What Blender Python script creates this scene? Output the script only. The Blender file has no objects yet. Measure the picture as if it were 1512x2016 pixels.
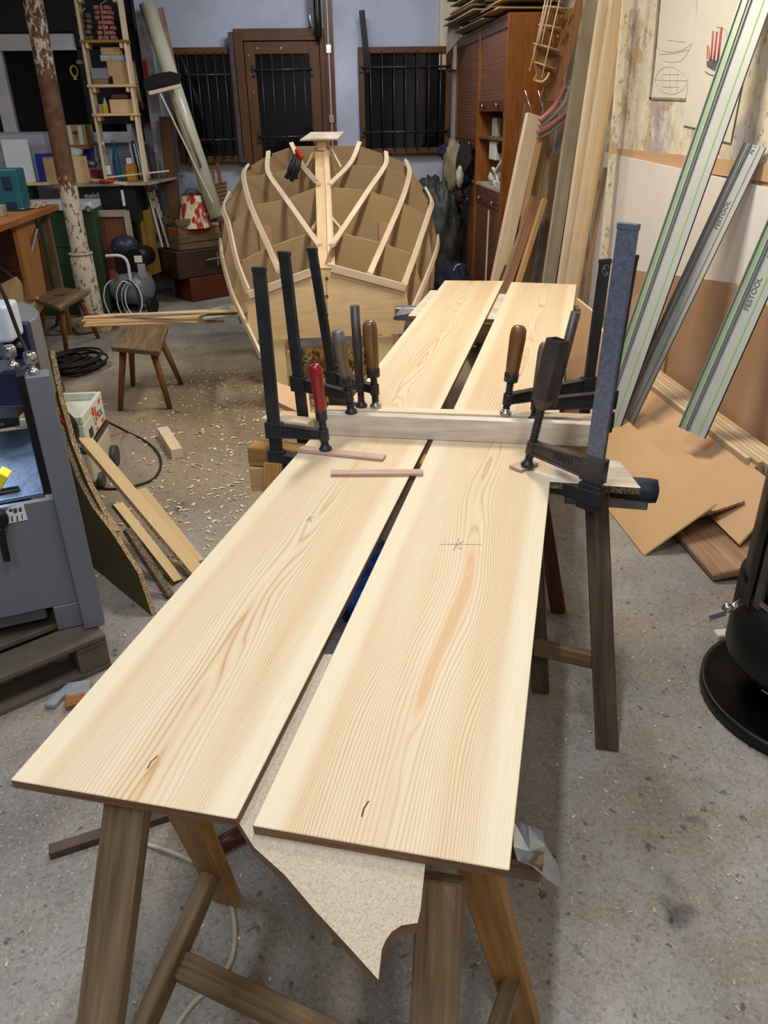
import bpy, math, random
from math import sin, cos, pi, radians, sqrt, atan2
from mathutils import Vector as V, Matrix, noise as mnoise
random.seed(11)
SC = bpy.context.scene
COL = SC.collection

# ------------------------------------------------------------------ camera
FPX = 1505.0
TH, RO, YAW, CH = radians(27.4), radians(-1.0), radians(4.9), 1.65
_fh = V((sin(YAW), cos(YAW), 0)); _r0 = V((cos(YAW), -sin(YAW), 0)); _z = V((0, 0, 1))
_fw = _fh*cos(TH) - _z*sin(TH); _u0 = _fh*sin(TH) + _z*cos(TH)
_r = _r0*cos(RO) + _u0*sin(RO); _u = _u0*cos(RO) - _r0*sin(RO)
CAM = V((0, 0, CH))
cd = bpy.data.cameras.new('camera'); cam = bpy.data.objects.new('camera', cd); COL.objects.link(cam)
cd.sensor_width = 36; cd.lens = 36*FPX/2016; cd.sensor_fit = 'AUTO'; cd.clip_start = 0.05; cd.clip_end = 100
cam.matrix_world = Matrix(((_r.x, _u.x, -_fw.x, 0), (_r.y, _u.y, -_fw.y, 0), (_r.z, _u.z, -_fw.z, CH), (0, 0, 0, 1)))
SC.camera = cam

def ray(x, y): return _fw + _r*((x-756)/FPX) - _u*((y-1008)/FPX)
def G(x, y, h=0.0):                      # point of a level plane
    d = ray(x, y); return CAM + d*((h-CH)/d.z)
def W(x, y, Y):                          # point of a plane parallel to the back wall
    d = ray(x, y); return CAM + d*(Y/d.y)
def R(x, y, X):                          # point of a plane parallel to the right wall
    d = ray(x, y); return CAM + d*(X/d.x)

# ------------------------------------------------------------------ light
SC.view_settings.view_transform = 'Standard'; SC.view_settings.look = 'None'
SC.view_settings.gamma = 1.0; SC.view_settings.use_curve_mapping = False
SC.view_settings.exposure = 0.0
w = bpy.data.worlds.new('world'); SC.world = w; w.use_nodes = True
w.node_tree.nodes['Background'].inputs[0].default_value = (0.55, 0.6, 0.75, 1)
w.node_tree.nodes['Background'].inputs[1].default_value = 0.10
def lamp(name, loc, target, sx, sy, energy, col):
    ld = bpy.data.lights.new(name, 'AREA'); ld.shape = 'RECTANGLE'; ld.size = sx; ld.size_y = sy
    ld.energy = energy; ld.color = col
    o = bpy.data.objects.new(name, ld); COL.objects.link(o); o.location = loc
    o.rotation_euler = (V(target)-V(loc)).to_track_quat('-Z', 'Y').to_euler()
    return o
WARM = (1.0, 0.90, 0.76); COOL = (0.74, 0.84, 1.0); NEUT = (1.0, 0.94, 0.87)
def tube_lamp(name, loc, w_, l_, energy, col, yaw=0.0):
    o = lamp(name, loc, (loc[0], loc[1], 0), w_, l_, energy, col); o.rotation_euler = (0, 0, radians(yaw)); return o
tube_lamp('lamp_main', (0.65, 3.75, 3.15), 0.20, 0.9, 72, WARM, -10)
tube_lamp('fill_front', (0.4, -1.3, 3.10), 0.15, 1.2, 34, NEUT)  # added fill behind the camera, brightens the trestle legs
tube_lamp('lamp_far', (0.9, 6.3, 3.15), 0.20, 0.9, 22, WARM)
tube_lamp('lamp_near', (0.02, 1.2, 3.10), 0.08, 1.2, 38, (0.86, 0.92, 1.0), -18)
tube_lamp('lamp_left', (-1.6, 0.3, 3.10), 0.15, 1.2, 30, COOL)
lamp('lamp_back', (0.3, 7.0, 3.1), (0.2, 8.2, 1.2), 1.2, 0.2, 30, COOL)
tube_lamp('lamp_side', (-2.6, 5.2, 3.10), 0.2, 1.2, 36, NEUT)

# ------------------------------------------------------------------ materials
def C(r, g, b):
    f = lambda c: (c/255/12.92) if c/255 <= 0.04045 else ((c/255+0.055)/1.055)**2.4
    return (f(r), f(g), f(b), 1)
MATS = {}
def newmat(name, rough=0.6, metal=0.0, spec=0.4):
    m = bpy.data.materials.new(name); m.use_nodes = True
    b = m.node_tree.nodes['Principled BSDF']
    b.inputs['Roughness'].default_value = rough; b.inputs['Metallic'].default_value = metal
    b.inputs['Specular IOR Level'].default_value = spec
    MATS[name] = m
    return m, m.node_tree, b
def nd(t, typ, **k):
    n = t.nodes.new(typ)
    for a, v in k.items():
        if a.startswith('i_'):
            key = a[2:].replace('_', ' ')
            n.inputs[key].default_value = v
        else: setattr(n, a, v)
    return n
def ramp(t, src, stops, interp='LINEAR'):
    r = t.nodes.new('ShaderNodeValToRGB'); r.color_ramp.interpolation = interp
    e = r.color_ramp.elements
    while len(e) < len(stops): e.new(0.5)
    for i, (p, c) in enumerate(stops):
        e[i].position = p; e[i].color = c if len(c) == 4 else (*c, 1)
    t.links.new(src, r.inputs[0]); return r
def mixc(t, fac, a, b, mode='MIX'):
    m = t.nodes.new('ShaderNodeMix'); m.data_type = 'RGBA'; m.blend_type = mode
    for s, i in ((fac, 0), (a, 6), (b, 7)):
        if hasattr(s, 'links'): t.links.new(s, m.inputs[i])
        else: m.inputs[i].default_value = s
    return m.outputs[2]
def math_(t, op, a, b=0.0):
    m = t.nodes.new('ShaderNodeMath'); m.operation = op
    for s, i in ((a, 0), (b, 1)):
        if hasattr(s, 'links'): t.links.new(s, m.inputs[i])
        else: m.inputs[i].default_value = s
    return m.outputs[0]
def coords(t, kind='Object', scale=(1, 1, 1)):
    c = t.nodes.new('ShaderNodeTexCoord'); m = t.nodes.new('ShaderNodeMapping')
    t.links.new(c.outputs[kind], m.inputs[0]); m.inputs['Scale'].default_value = scale
    return m.outputs[0]
def nz(t, vec, scale, detail=3, rough=0.55, dist=0.0):
    n = nd(t, 'ShaderNodeTexNoise', i_Scale=scale, i_Detail=detail, i_Roughness=rough, i_Distortion=dist)
    t.links.new(vec, n.inputs['Vector']); return n.outputs['Fac']
def bump(t, b, h, strength=0.3, dist=0.002):
    n = nd(t, 'ShaderNodeBump', i_Strength=strength, i_Distance=dist)
    t.links.new(h, n.inputs['Height']); t.links.new(n.outputs[0], b.inputs['Normal'])
BLK = (0, 0, 0, 1); WHT = (1, 1, 1, 1)

def plain(name, col, rough=0.6, metal=0.0, var=0.12, scale=8, spec=0.4, fine=0.0):
    m, t, b = newmat(name, rough, metal, spec)
    v = coords(t)
    lo = tuple(c*(1-var) for c in col[:3]); hi = tuple(min(1, c*(1+var)) for c in col[:3])
    r = ramp(t, nz(t, v, scale, 4), [(0.3, lo), (0.7, hi)])
    out = r.outputs[0]
    if fine:
        f = ramp(t, nz(t, v, 260, 2), [(0.35, (1-fine,)*3), (0.6, (1, 1, 1))])
        out = mixc(t, 1.0, out, f.outputs[0], 'MULTIPLY')
    t.links.new(out, b.inputs['Base Color'])
    return m
def wood(name, light, dark, rough=0.55, sc=26, stretch=0.05, contrast=1.0, blotch=0.12, spec=0.3):
    m, t, b = newmat(name, rough, 0, spec)
    v = coords(t, 'UV', (stretch, 1, 1))
    g = nz(t, v, sc*4, 3, 0.6, 0.4)
    g2 = nz(t, v, sc, 2, 0.5, 1.2)
    s = math_(t, 'ADD', math_(t, 'MULTIPLY', g, 0.5), math_(t, 'MULTIPLY', g2, 0.5))
    r = ramp(t, s, [(0.5-0.14/contrast, dark), (0.5+0.14/contrast, light)])
    v2 = coords(t, 'UV', (0.6, 1, 1))
    bl = ramp(t, nz(t, v2, 5, 2), [(0.3, (1-blotch,)*3), (0.7, (1, 1, 1))])
    t.links.new(mixc(t, 1.0, r.outputs[0], bl.outputs[0], 'MULTIPLY'), b.inputs['Base Color'])
    bump(t, b, g, 0.15, 0.001)
    return m
def board_mat(name, seed, half, light, dark, edge, meander=0.05, dens=30.0, blot=0.9):
    # flat sawn softwood: rings opened into long loops in the middle, straight lines towards the sides
    m, t, b = newmat(name, 0.5, 0, 0.3)
    c = t.nodes.new('ShaderNodeTexCoord'); sp = t.nodes.new('ShaderNodeSeparateXYZ')
    t.links.new(c.outputs['UV'], sp.inputs[0]); u, vv = sp.outputs[0], sp.outputs[1]
    def cmb(a, bb, z=seed):
        k = t.nodes.new('ShaderNodeCombineXYZ')
        for s, i in ((a, 0), (bb, 1), (z, 2)):
            if hasattr(s, 'links'): t.links.new(s, k.inputs[i])
            else: k.inputs[i].default_value = s
        return k.outputs[0]
    n1 = nz(t, cmb(u, 0.0), 1.1, 1)
    wv = math_(t, 'ADD', vv, math_(t, 'MULTIPLY', math_(t, 'SUBTRACT', n1, 0.5), meander*2))
    q = math_(t, 'MULTIPLY', wv, 1.0/half)
    q2 = math_(t, 'POWER', math_(t, 'ABSOLUTE', q), 1.55)
    big = nz(t, cmb(math_(t, 'MULTIPLY', u, 0.62), math_(t, 'MULTIPLY', vv, 5.0)), 1.5, 2, 0.4, 0.2)
    wob = nz(t, cmb(math_(t, 'MULTIPLY', u, 6.0), math_(t, 'MULTIPLY', vv, 30.0)), 1.0, 1)
    f = math_(t, 'ADD', math_(t, 'MULTIPLY', q2, dens), math_(t, 'MULTIPLY', big, 12.0))
    f = math_(t, 'ADD', f, math_(t, 'MULTIPLY', wob, 0.7))
    fr = math_(t, 'FRACT', f)
    line = ramp(t, fr, [(0.0, WHT), (0.10, (0.35,)*3), (0.45, BLK), (0.80, (0.25,)*3), (0.97, WHT)])
    vary = nz(t, cmb(math_(t, 'MULTIPLY', u, 0.5), math_(t, 'MULTIPLY', vv, 9.0), seed+3), 2.0, 2)
    amb = ramp(t, math_(t, 'MULTIPLY', f, 0.05), [(0.0, BLK), (0.235, BLK), (0.262, (0.75,)*3), (0.29, BLK), (1.0, BLK)])
    fac = math_(t, 'MULTIPLY', line.outputs[0], ramp(t, vary, [(0.3, (0.35,)*3), (0.65, WHT)]).outputs[0])
    col = mixc(t, fac, light, dark)
    col = mixc(t, amb.outputs[0], col, C(206, 156, 98))
    # pinkish bands and the pale sapwood towards the sides
    tone = ramp(t, nz(t, cmb(math_(t, 'MULTIPLY', u, 0.35), math_(t, 'MULTIPLY', vv, 7.0), seed+7), 1.6, 3),
                [(0.35, (1, 1, 1)), (0.65, (0.97, 0.88, 0.80))])
    col = mixc(t, blot, col, tone.outputs[0], 'MULTIPLY')
    eg = ramp(t, math_(t, 'ABSOLUTE', math_(t, 'MULTIPLY', vv, 1.0/half)), [(0.72, BLK), (0.84, (0.75,)*3)])
    col = mixc(t, eg.outputs[0], col, edge)
    fine = ramp(t, nz(t, cmb(math_(t, 'MULTIPLY', u, 8.0), math_(t, 'MULTIPLY', vv, 420.0)), 1.0, 1),
                [(0.3, (0.93, 0.92, 0.90)), (0.7, WHT)])
    col = mixc(t, 1.0, col, fine.outputs[0], 'MULTIPLY')
    t.links.new(col, b.inputs['Base Color'])
    return m
def particle(name, base, dark, light, scale=90, rough=0.75):
    m, t, b = newmat(name, rough, 0, 0.25)
    v = coords(t)
    vo = nd(t, 'ShaderNodeTexVoronoi', i_Scale=scale); t.links.new(v, vo.inputs['Vector'])
    r = ramp(t, nd_sep(t, vo.outputs['Color']), [(0.1, dark), (0.35, base), (0.75, base), (0.95, light)])
    n = ramp(t, nz(t, v, 3, 3), [(0.3, (0.85,)*3), (0.7, WHT)])
    t.links.new(mixc(t, 1.0, r.outputs[0], n.outputs[0], 'MULTIPLY'), b.inputs['Base Color'])
    return m
def nd_sep(t, c):
    s = t.nodes.new('ShaderNodeSeparateColor'); t.links.new(c, s.inputs[0]); return s.outputs[0]

# pine boards
PL, PD, PE = C(219, 203, 174), C(192, 156, 114), C(226, 213, 184)
for i, (sd, me) in enumerate(((1.3, 0.045), (4.1, 0.05), (8.2, 0.05), (12.6, 0.04))):
    board_mat('board%d' % i, sd, 0.18, PL, PD, PE, me, dens=(30, 34, 26, 26)[i])
wood('pine', C(222, 196, 154), C(202, 168, 120), contrast=0.8, blotch=0.08)
wood('pine_pale', C(228, 212, 186), C(208, 184, 150), contrast=0.7, blotch=0.07)
wood('pine_orange', C(212, 174, 124), C(188, 142, 90), contrast=0.9)
wood('planed', C(226, 216, 202), C(196, 178, 158), sc=12, stretch=0.18, contrast=1.1, blotch=0.16)
wood('pink_strip', C(206, 176, 158), C(176, 140, 122), contrast=0.9)
wood('ply', C(236, 208, 162), C(214, 178, 126), sc=9, stretch=0.22, contrast=0.8, blotch=0.08)
wood('ply_edge', C(150, 120, 92), C(104, 78, 56), sc=40)
wood('oak_grey', C(142, 118, 88), C(92, 72, 52), contrast=0.9, blotch=0.3)
wood('trestle', C(156, 132, 102), C(104, 82, 60), contrast=0.9, blotch=0.35)
wood('trestle_dark', C(112, 94, 76), C(66, 52, 42), contrast=0.8, blotch=0.4)
wood('trestle_gold', C(196, 148, 84), C(150, 104, 54), contrast=0.9, blotch=0.3)
wood('stool_leg', C(150, 98, 56), C(104, 62, 34), contrast=0.9, blotch=0.2)
wood('frame_brown', C(104, 66, 34), C(74, 46, 22), contrast=0.8, blotch=0.25)
wood('cabinet_side', C(162, 98, 42), C(120, 68, 26), sc=14, stretch=0.1, contrast=0.9, rough=0.32, blotch=0.25, spec=0.5)
wood('cabinet_dark', C(112, 64, 42), C(78, 42, 28), contrast=0.8, rough=0.4)
wood('crate_wood', C(132, 112, 90), C(86, 70, 54), contrast=0.9, blotch=0.4)
wood('bench_top', C(172, 116, 68), C(130, 80, 44), contrast=0.8)
wood('grey_plank', C(178, 168, 148), C(154, 143, 122), sc=10, contrast=0.7, blotch=0.25)
wood('red_wood', C(120, 70, 50), C(84, 46, 34))
wood('brown_plank', C(182, 148, 118), C(142, 106, 80), contrast=0.9, blotch=0.3)
wood('walnut', C(120, 94, 86), C(88, 66, 60))
plain('mdf', C(168, 142, 106), 0.75, var=0.06, scale=3, fine=0.06)
plain('mdf_edge', C(232, 208, 156), 0.7, var=0.05)
plain('mdf_pink', C(206, 168, 128), 0.65, var=0.05, scale=2, fine=0.05)
plain('mdf_gold', C(198, 162, 118), 0.65, var=0.06, scale=2.5, fine=0.05)
plain('mdf_brown', C(184, 148, 116), 0.6, var=0.09, scale=2.0, fine=0.05)
plain('mdf_olive', C(92, 82, 54), 0.7, var=0.15, scale=2.0)
plain('tan_face', C(200, 172, 128), 0.65, var=0.05, scale=3)
particle('chip', C(168, 140, 104), C(96, 74, 50), C(206, 182, 142), 260)
particle('chip_fine', C(188, 174, 152), C(172, 156, 132), C(200, 188, 168), 500)
particle('chip_dark', C(112, 96, 74), C(60, 48, 36), C(150, 132, 104), 260)
plain('iron', C(50, 51, 55), 0.36, 0.35, var=0.35, scale=14, spec=0.5)
plain('iron_blue', C(98, 106, 126), 0.38, 0.35, var=0.3, scale=110, spec=0.5)
plain('iron_brown', C(74, 67, 66), 0.42, 0.35, var=0.25, scale=20)
plain('steel', C(170, 172, 176), 0.28, 0.9, var=0.15, scale=20)
plain('steel_dull', C(126, 126, 128), 0.45, 0.7, var=0.2, scale=20)
plain('zinc', C(200, 200, 205), 0.2, 0.95, var=0.1)
plain('red_paint', C(132, 20, 26), 0.28, 0, var=0.06, spec=0.6)
wood('handle_brown', C(140, 98, 52), C(84, 54, 28), sc=40, rough=0.35, contrast=0.9, blotch=0.3, spec=0.5)
wood('handle_grey', C(130, 112, 96), C(88, 74, 62), sc=40, contrast=0.9, blotch=0.3)
plain('black', C(16, 16, 18), 0.45, 0, var=0.2)
plain('black_gloss', C(12, 12, 14), 0.16, 0, var=0.1, spec=0.6)
plain('stove_black', C(20, 20, 21), 0.42, 0.2, var=0.25, scale=5)
plain('machine_grey', C(112, 114, 122), 0.42, 0.1, var=0.05, scale=4)
plain('machine_light', C(196, 204, 218), 0.4, 0.1, var=0.05)
plain('machine_blue', C(26, 34, 62), 0.4, 0.1, var=0.15)
plain('machine_table', C(150, 172, 204), 0.32, 0.75, var=0.35, scale=130)
plain('sticker', C(214, 214, 208), 0.5, var=0.04)
plain('yellow', C(214, 194, 30), 0.5, var=0.05)
plain('yellow_wood', C(140, 108, 36), 0.6, var=0.2, scale=4)
plain('teal', C(34, 92, 108), 0.45, var=0.08)
plain('teal_dark', C(20, 48, 70), 0.5, var=0.1)
plain('green_machine', C(44, 68, 46), 0.5, var=0.25, scale=3)
plain('green_crate', C(24, 92, 60), 0.5, var=0.1)
plain('vac_body', C(190, 186, 164), 0.5, var=0.05)
plain('vac_light', C(206, 210, 198), 0.5, var=0.04)
plain('vac_dark', C(62, 60, 58), 0.5, var=0.1)
plain('orange_red', C(206, 74, 40), 0.5, var=0.2, scale=30)
plain('comp_grey', C(126, 128, 132), 0.42, 0.3, var=0.08)
plain('white_paint', C(210, 214, 222), 0.5, var=0.05)
plain('white_plastic', C(208, 214, 224), 0.35, var=0.05)
plain('blue_plastic', C(30, 50, 150), 0.4, var=0.15)
plain('blue_bag', C(24, 80, 160), 0.35, var=0.3, scale=20)
wood('bench_side', C(178, 124, 74), C(146, 96, 54), contrast=0.8)
plain('shroud', C(44, 48, 60), 0.4, 0.1, var=0.2)
plain('navy', C(28, 30, 58), 0.8, var=0.3, scale=10)
plain('cardboard', C(176, 146, 104), 0.8, var=0.1, scale=5)
plain('cardboard_dark', C(120, 98, 72), 0.8, var=0.15, scale=5)
plain('card_grey', C(150, 140, 124), 0.85, var=0.25, scale=6)
plain('khaki', C(124, 116, 90), 0.9, var=0.25, scale=9)
plain('cream_cloth', C(184, 176, 152), 0.9, var=0.15, scale=9)
plain('tarp', C(52, 54, 50), 0.55, var=0.45, scale=5)
plain('dark_navy_cloth', C(22, 26, 40), 0.85, var=0.4, scale=6)
plain('leather_dark', C(58, 38, 30), 0.5, var=0.3, scale=5)
plain('leather_red', C(92, 42, 24), 0.45, var=0.35, scale=4)
plain('tube_cream', C(196, 195, 168), 0.25, 0, var=0.06, scale=3, spec=0.5)
plain('bristle', C(26, 24, 24), 0.9, var=0.4, scale=60)
plain('hose_red', C(168, 108, 100), 0.5, var=0.2, scale=12)
plain('hose_grey', C(156, 150, 142), 0.5, var=0.2, scale=12)
plain('cable_black', C(28, 26, 26), 0.55, var=0.1)
plain('cable_white', C(186, 178, 160), 0.6, var=0.1)
plain('foil', C(190, 196, 206), 0.22, 0.9, var=0.25, scale=25)
plain('rust_bar', C(92, 76, 66), 0.5, 0.5, var=0.25, scale=20)
plain('pipe_red', C(88, 44, 34), 0.4, 0.3, var=0.3, scale=15)
plain('grey_cloth', C(140, 146, 152), 0.8, var=0.2, scale=12)
plain('rubber', C(36, 44, 58), 0.5, var=0.3, scale=15)
plain('dusty_white', C(206, 200, 186), 0.75, var=0.1)
plain('dusty_black', C(40, 40, 40), 0.7, var=0.3)
plain('paper', C(222, 219, 206), 0.7, var=0.03)
plain('pencil', C(172, 170, 162), 0.8)
plain('ink_red', C(176, 96, 98), 0.8)
plain('ink_dark', C(98, 96, 98), 0.8, var=0.3, scale=30)
plain('white_panel', C(232, 228, 224), 0.45, var=0.02)
plain('pallet', C(92, 82, 70), 0.8, var=0.3, scale=6)
plain('alu', C(186, 189, 188), 0.5, 0.15, var=0.04, scale=6)
plain('alu_dark', C(132, 140, 142), 0.4, 0.4, var=0.05)
plain('rail_green', C(148, 178, 136), 0.4, 0.2, var=0.05)
plain('rail_line', C(140, 192, 104), 0.45, 0, var=0.03)
plain('letter_dark', C(92, 98, 98), 0.6)
plain('letter_light', C(200, 204, 206), 0.5)
plain('letter_green', C(60, 160, 80), 0.5)
plain('shaving', C(212, 194, 160), 0.7, var=0.25, scale=2)
plain('shaving_heap', C(188, 152, 104), 0.7, var=0.35, scale=9)
plain('stone', C(150, 132, 104), 0.85, var=0.3, scale=7)
plain('bottle_label', C(220, 222, 224), 0.5)
plain('book_grey', C(150, 152, 156), 0.5, var=0.3, scale=10)
plain('red_plastic', C(176, 38, 36), 0.4)
plain('candle_yellow', C(178, 130, 40), 0.4)
plain('strap_grey', C(140, 128, 116), 0.8, var=0.15)
plain('ceiling_white', C(176, 176, 178), 0.9, var=0.04, scale=1)
plain('wall_plain', C(150, 148, 146), 0.9, var=0.06, scale=1)
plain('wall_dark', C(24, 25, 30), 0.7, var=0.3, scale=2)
def glass(name, col, rough=0.05, trans=0.9):
    m, t, b = newmat(name, rough, 0, 0.5)
    n = ramp(t, nz(t, coords(t), 4, 1), [(0, tuple(c*0.97 for c in col[:3])), (1, col)])
    t.links.new(n.outputs[0], b.inputs['Base Color'])
    b.inputs['Transmission Weight'].default_value = trans; b.inputs['IOR'].default_value = 1.45
    return m
glass('glass_clear', C(225, 232, 236)); glass('glass_blue', C(90, 170, 210)); glass('box_clear', C(220, 228, 238), 0.2, 0.75)
plain('stove_glass', C(84, 74, 64), 0.12, 0.3, var=0.15, scale=4, spec=0.8)  # brown of the mirrored floor and wood put into the black glass
m, t, b = newmat('night_pane', 0.07, 0, 0.5)      # window onto the night
n = ramp(t, nz(t, coords(t, scale=(1, 1, 0.4)), 3, 4), [(0.35, C(6, 7, 9)), (0.62, C(14, 16, 22)), (0.8, C(30, 32, 34))])
t.links.new(n.outputs[0], b.inputs['Base Color'])

# concrete floor
m, t, b = newmat('concrete', 0.82, 0, 0.25)
v = coords(t)
base = ramp(t, nz(t, v, 1.1, 5, 0.6), [(0.32, C(112, 108, 105)), (0.5, C(146, 141, 133)), (0.68, C(172, 169, 164))])
brown = ramp(t, nz(t, v, 2.3, 5, 0.65), [(0.5, BLK), (0.68, WHT)])
c1 = mixc(t, math_(t, 'MULTIPLY', brown.outputs[0], 0.55), base.outputs[0], C(136, 112, 80))
v2 = coords(t, scale=(1, 1, 1.7))
geo = t.nodes.new('ShaderNodeNewGeometry'); dm = t.nodes.new('ShaderNodeVectorMath'); dm.operation = 'DISTANCE'; t.links.new(geo.outputs['Position'], dm.inputs[0]); dm.inputs[1].default_value = (-0.35, 4.6, 0)
dust = ramp(t, math_(t, 'ADD', math_(t, 'MULTIPLY', dm.outputs['Value'], 0.3), math_(t, 'MULTIPLY', nz(t, v, 1.6, 4), 0.5)), [(0.45, (0.62,)*3), (0.95, BLK)])
c1 = mixc(t, dust.outputs[0], c1, C(146, 122, 84))
blue = ramp(t, nz(t, v2, 0.9, 4, 0.6), [(0.55, BLK), (0.66, WHT)])
c1 = mixc(t, math_(t, 'MULTIPLY', blue.outputs[0], 0.35), c1, C(112, 118, 134))
fine = ramp(t, nz(t, v, 95, 3, 0.7), [(0.32, (0.62,)*3), (0.52, (1, 1, 1)), (0.72, (1.0, 1.0, 1.0))])
c1 = mixc(t, 0.9, c1, fine.outputs[0], 'MULTIPLY')
sp = ramp(t, nz(t, v, 30, 2, 0.5), [(0.27, (0.35,)*3), (0.33, WHT)])
c1 = mixc(t, 0.85, c1, sp.outputs[0], 'MULTIPLY')
lt = ramp(t, nz(t, coords(t, scale=(1.3, 1, 1)), 130, 1, 0.5), [(0.66, BLK), (0.72, WHT)])
c1 = mixc(t, math_(t, 'MULTIPLY', lt.outputs[0], 0.5), c1, C(206, 200, 190))
st = ramp(t, nz(t, v, 5.5, 3, 0.5), [(0.24, (0.45,)*3), (0.32, WHT)])
c1 = mixc(t, 1.0, c1, st.outputs[0], 'MULTIPLY')
t.links.new(c1, b.inputs['Base Color'])
bump(t, b, nz(t, v, 60, 4), 0.35, 0.003)
# whitewashed back wall
m, t, b = newmat('whitewash', 0.85, 0, 0.2)
v = coords(t)
r = ramp(t, nz(t, v, 1.4, 5, 0.6), [(0.3, C(158, 160, 172)), (0.7, C(190, 192, 204))])
d = ramp(t, nz(t, v, 22, 3), [(0.25, (0.86,)*3), (0.4, WHT)])
t.links.new(mixc(t, 1.0, r.outputs[0], d.outputs[0], 'MULTIPLY'), b.inputs['Base Color'])
bump(t, b, nz(t, v, 18, 4), 0.4, 0.006)
# flaking plaster of the right wall
m, t, b = newmat('plaster', 0.9, 0, 0.2)
v = coords(t)
cream = ramp(t, nz(t, v, 9, 5, 0.65), [(0.3, C(206, 194, 162)), (0.5, C(222, 214, 192)), (0.7, C(232, 228, 216))])
flake = ramp(t, nz(t, v, 2.4, 5, 0.62, 0.3), [(0.585, BLK), (0.60, WHT)], 'LINEAR')
c1 = mixc(t, flake.outputs[0], cream.outputs[0], ramp(t, nz(t, v, 14, 4), [(0.3, C(186, 160, 124)), (0.7, C(212, 192, 156))]).outputs[0])
rim = ramp(t, nz(t, v, 2.4, 5, 0.62, 0.3), [(0.572, WHT), (0.585, (0.45,)*3), (0.597, WHT)])
c1 = mixc(t, 0.8, c1, rim.outputs[0], 'MULTIPLY')
lil = ramp(t, nz(t, coords(t, scale=(1, 1, 0.6)), 1.7, 4, 0.7), [(0.55, BLK), (0.62, WHT)])
c1 = mixc(t, math_(t, 'MULTIPLY', lil.outputs[0], 0.75), c1, C(168, 162, 172))
pit = ramp(t, nz(t, coords(t, scale=(1, 1.6, 0.6)), 42, 2), [(0.33, (0.4,)*3), (0.38, WHT)])
c1 = mixc(t, 0.85, c1, pit.outputs[0], 'MULTIPLY')
t.links.new(c1, b.inputs['Base Color'])
bump(t, b, nz(t, v, 24, 5), 0.5, 0.006)
# iron post: rust with flakes of old white paint
m, t, b = newmat('rust_post', 0.7, 0.1, 0.3)
v = coords(t)
rust = ramp(t, nz(t, v, 14, 4), [(0.3, C(74, 50, 36)), (0.7, C(112, 80, 58))])
c = t.nodes.new('ShaderNodeTexCoord'); s = t.nodes.new('ShaderNodeSeparateXYZ'); t.links.new(c.outputs['Object'], s.inputs[0])
hz = ramp(t, math_(t, 'DIVIDE', s.outputs[2], 3.2), [(0.0, (0.545,)*3), (0.34, (0.56,)*3), (0.42, (0.26,)*3), (0.58, (0.30,)*3), (0.66, (0.47,)*3), (1.0, (0.47,)*3)])
nn = nz(t, coords(t, scale=(1, 1, 0.55)), 30, 5, 0.75)
fl = ramp(t, math_(t, 'ADD', nn, hz.outputs[0]), [(0.985, BLK), (1.01, WHT)])
t.links.new(mixc(t, fl.outputs[0], rust.outputs[0], C(196, 184, 166)), b.inputs['Base Color'])
bump(t, b, nn, 0.6, 0.004)
# pleated lampshade cloth with red flower bands
m, t, b = newmat('shade_cloth', 0.8, 0, 0.2)
v = coords(t, scale=(1, 1, 0.35))
fl = ramp(t, nz(t, v, 16, 3, 0.6), [(0.50, BLK), (0.56, WHT)])
t.links.new(mixc(t, fl.outputs[0], C(214, 204, 180), C(176, 48, 30)), b.inputs['Base Color'])

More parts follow.
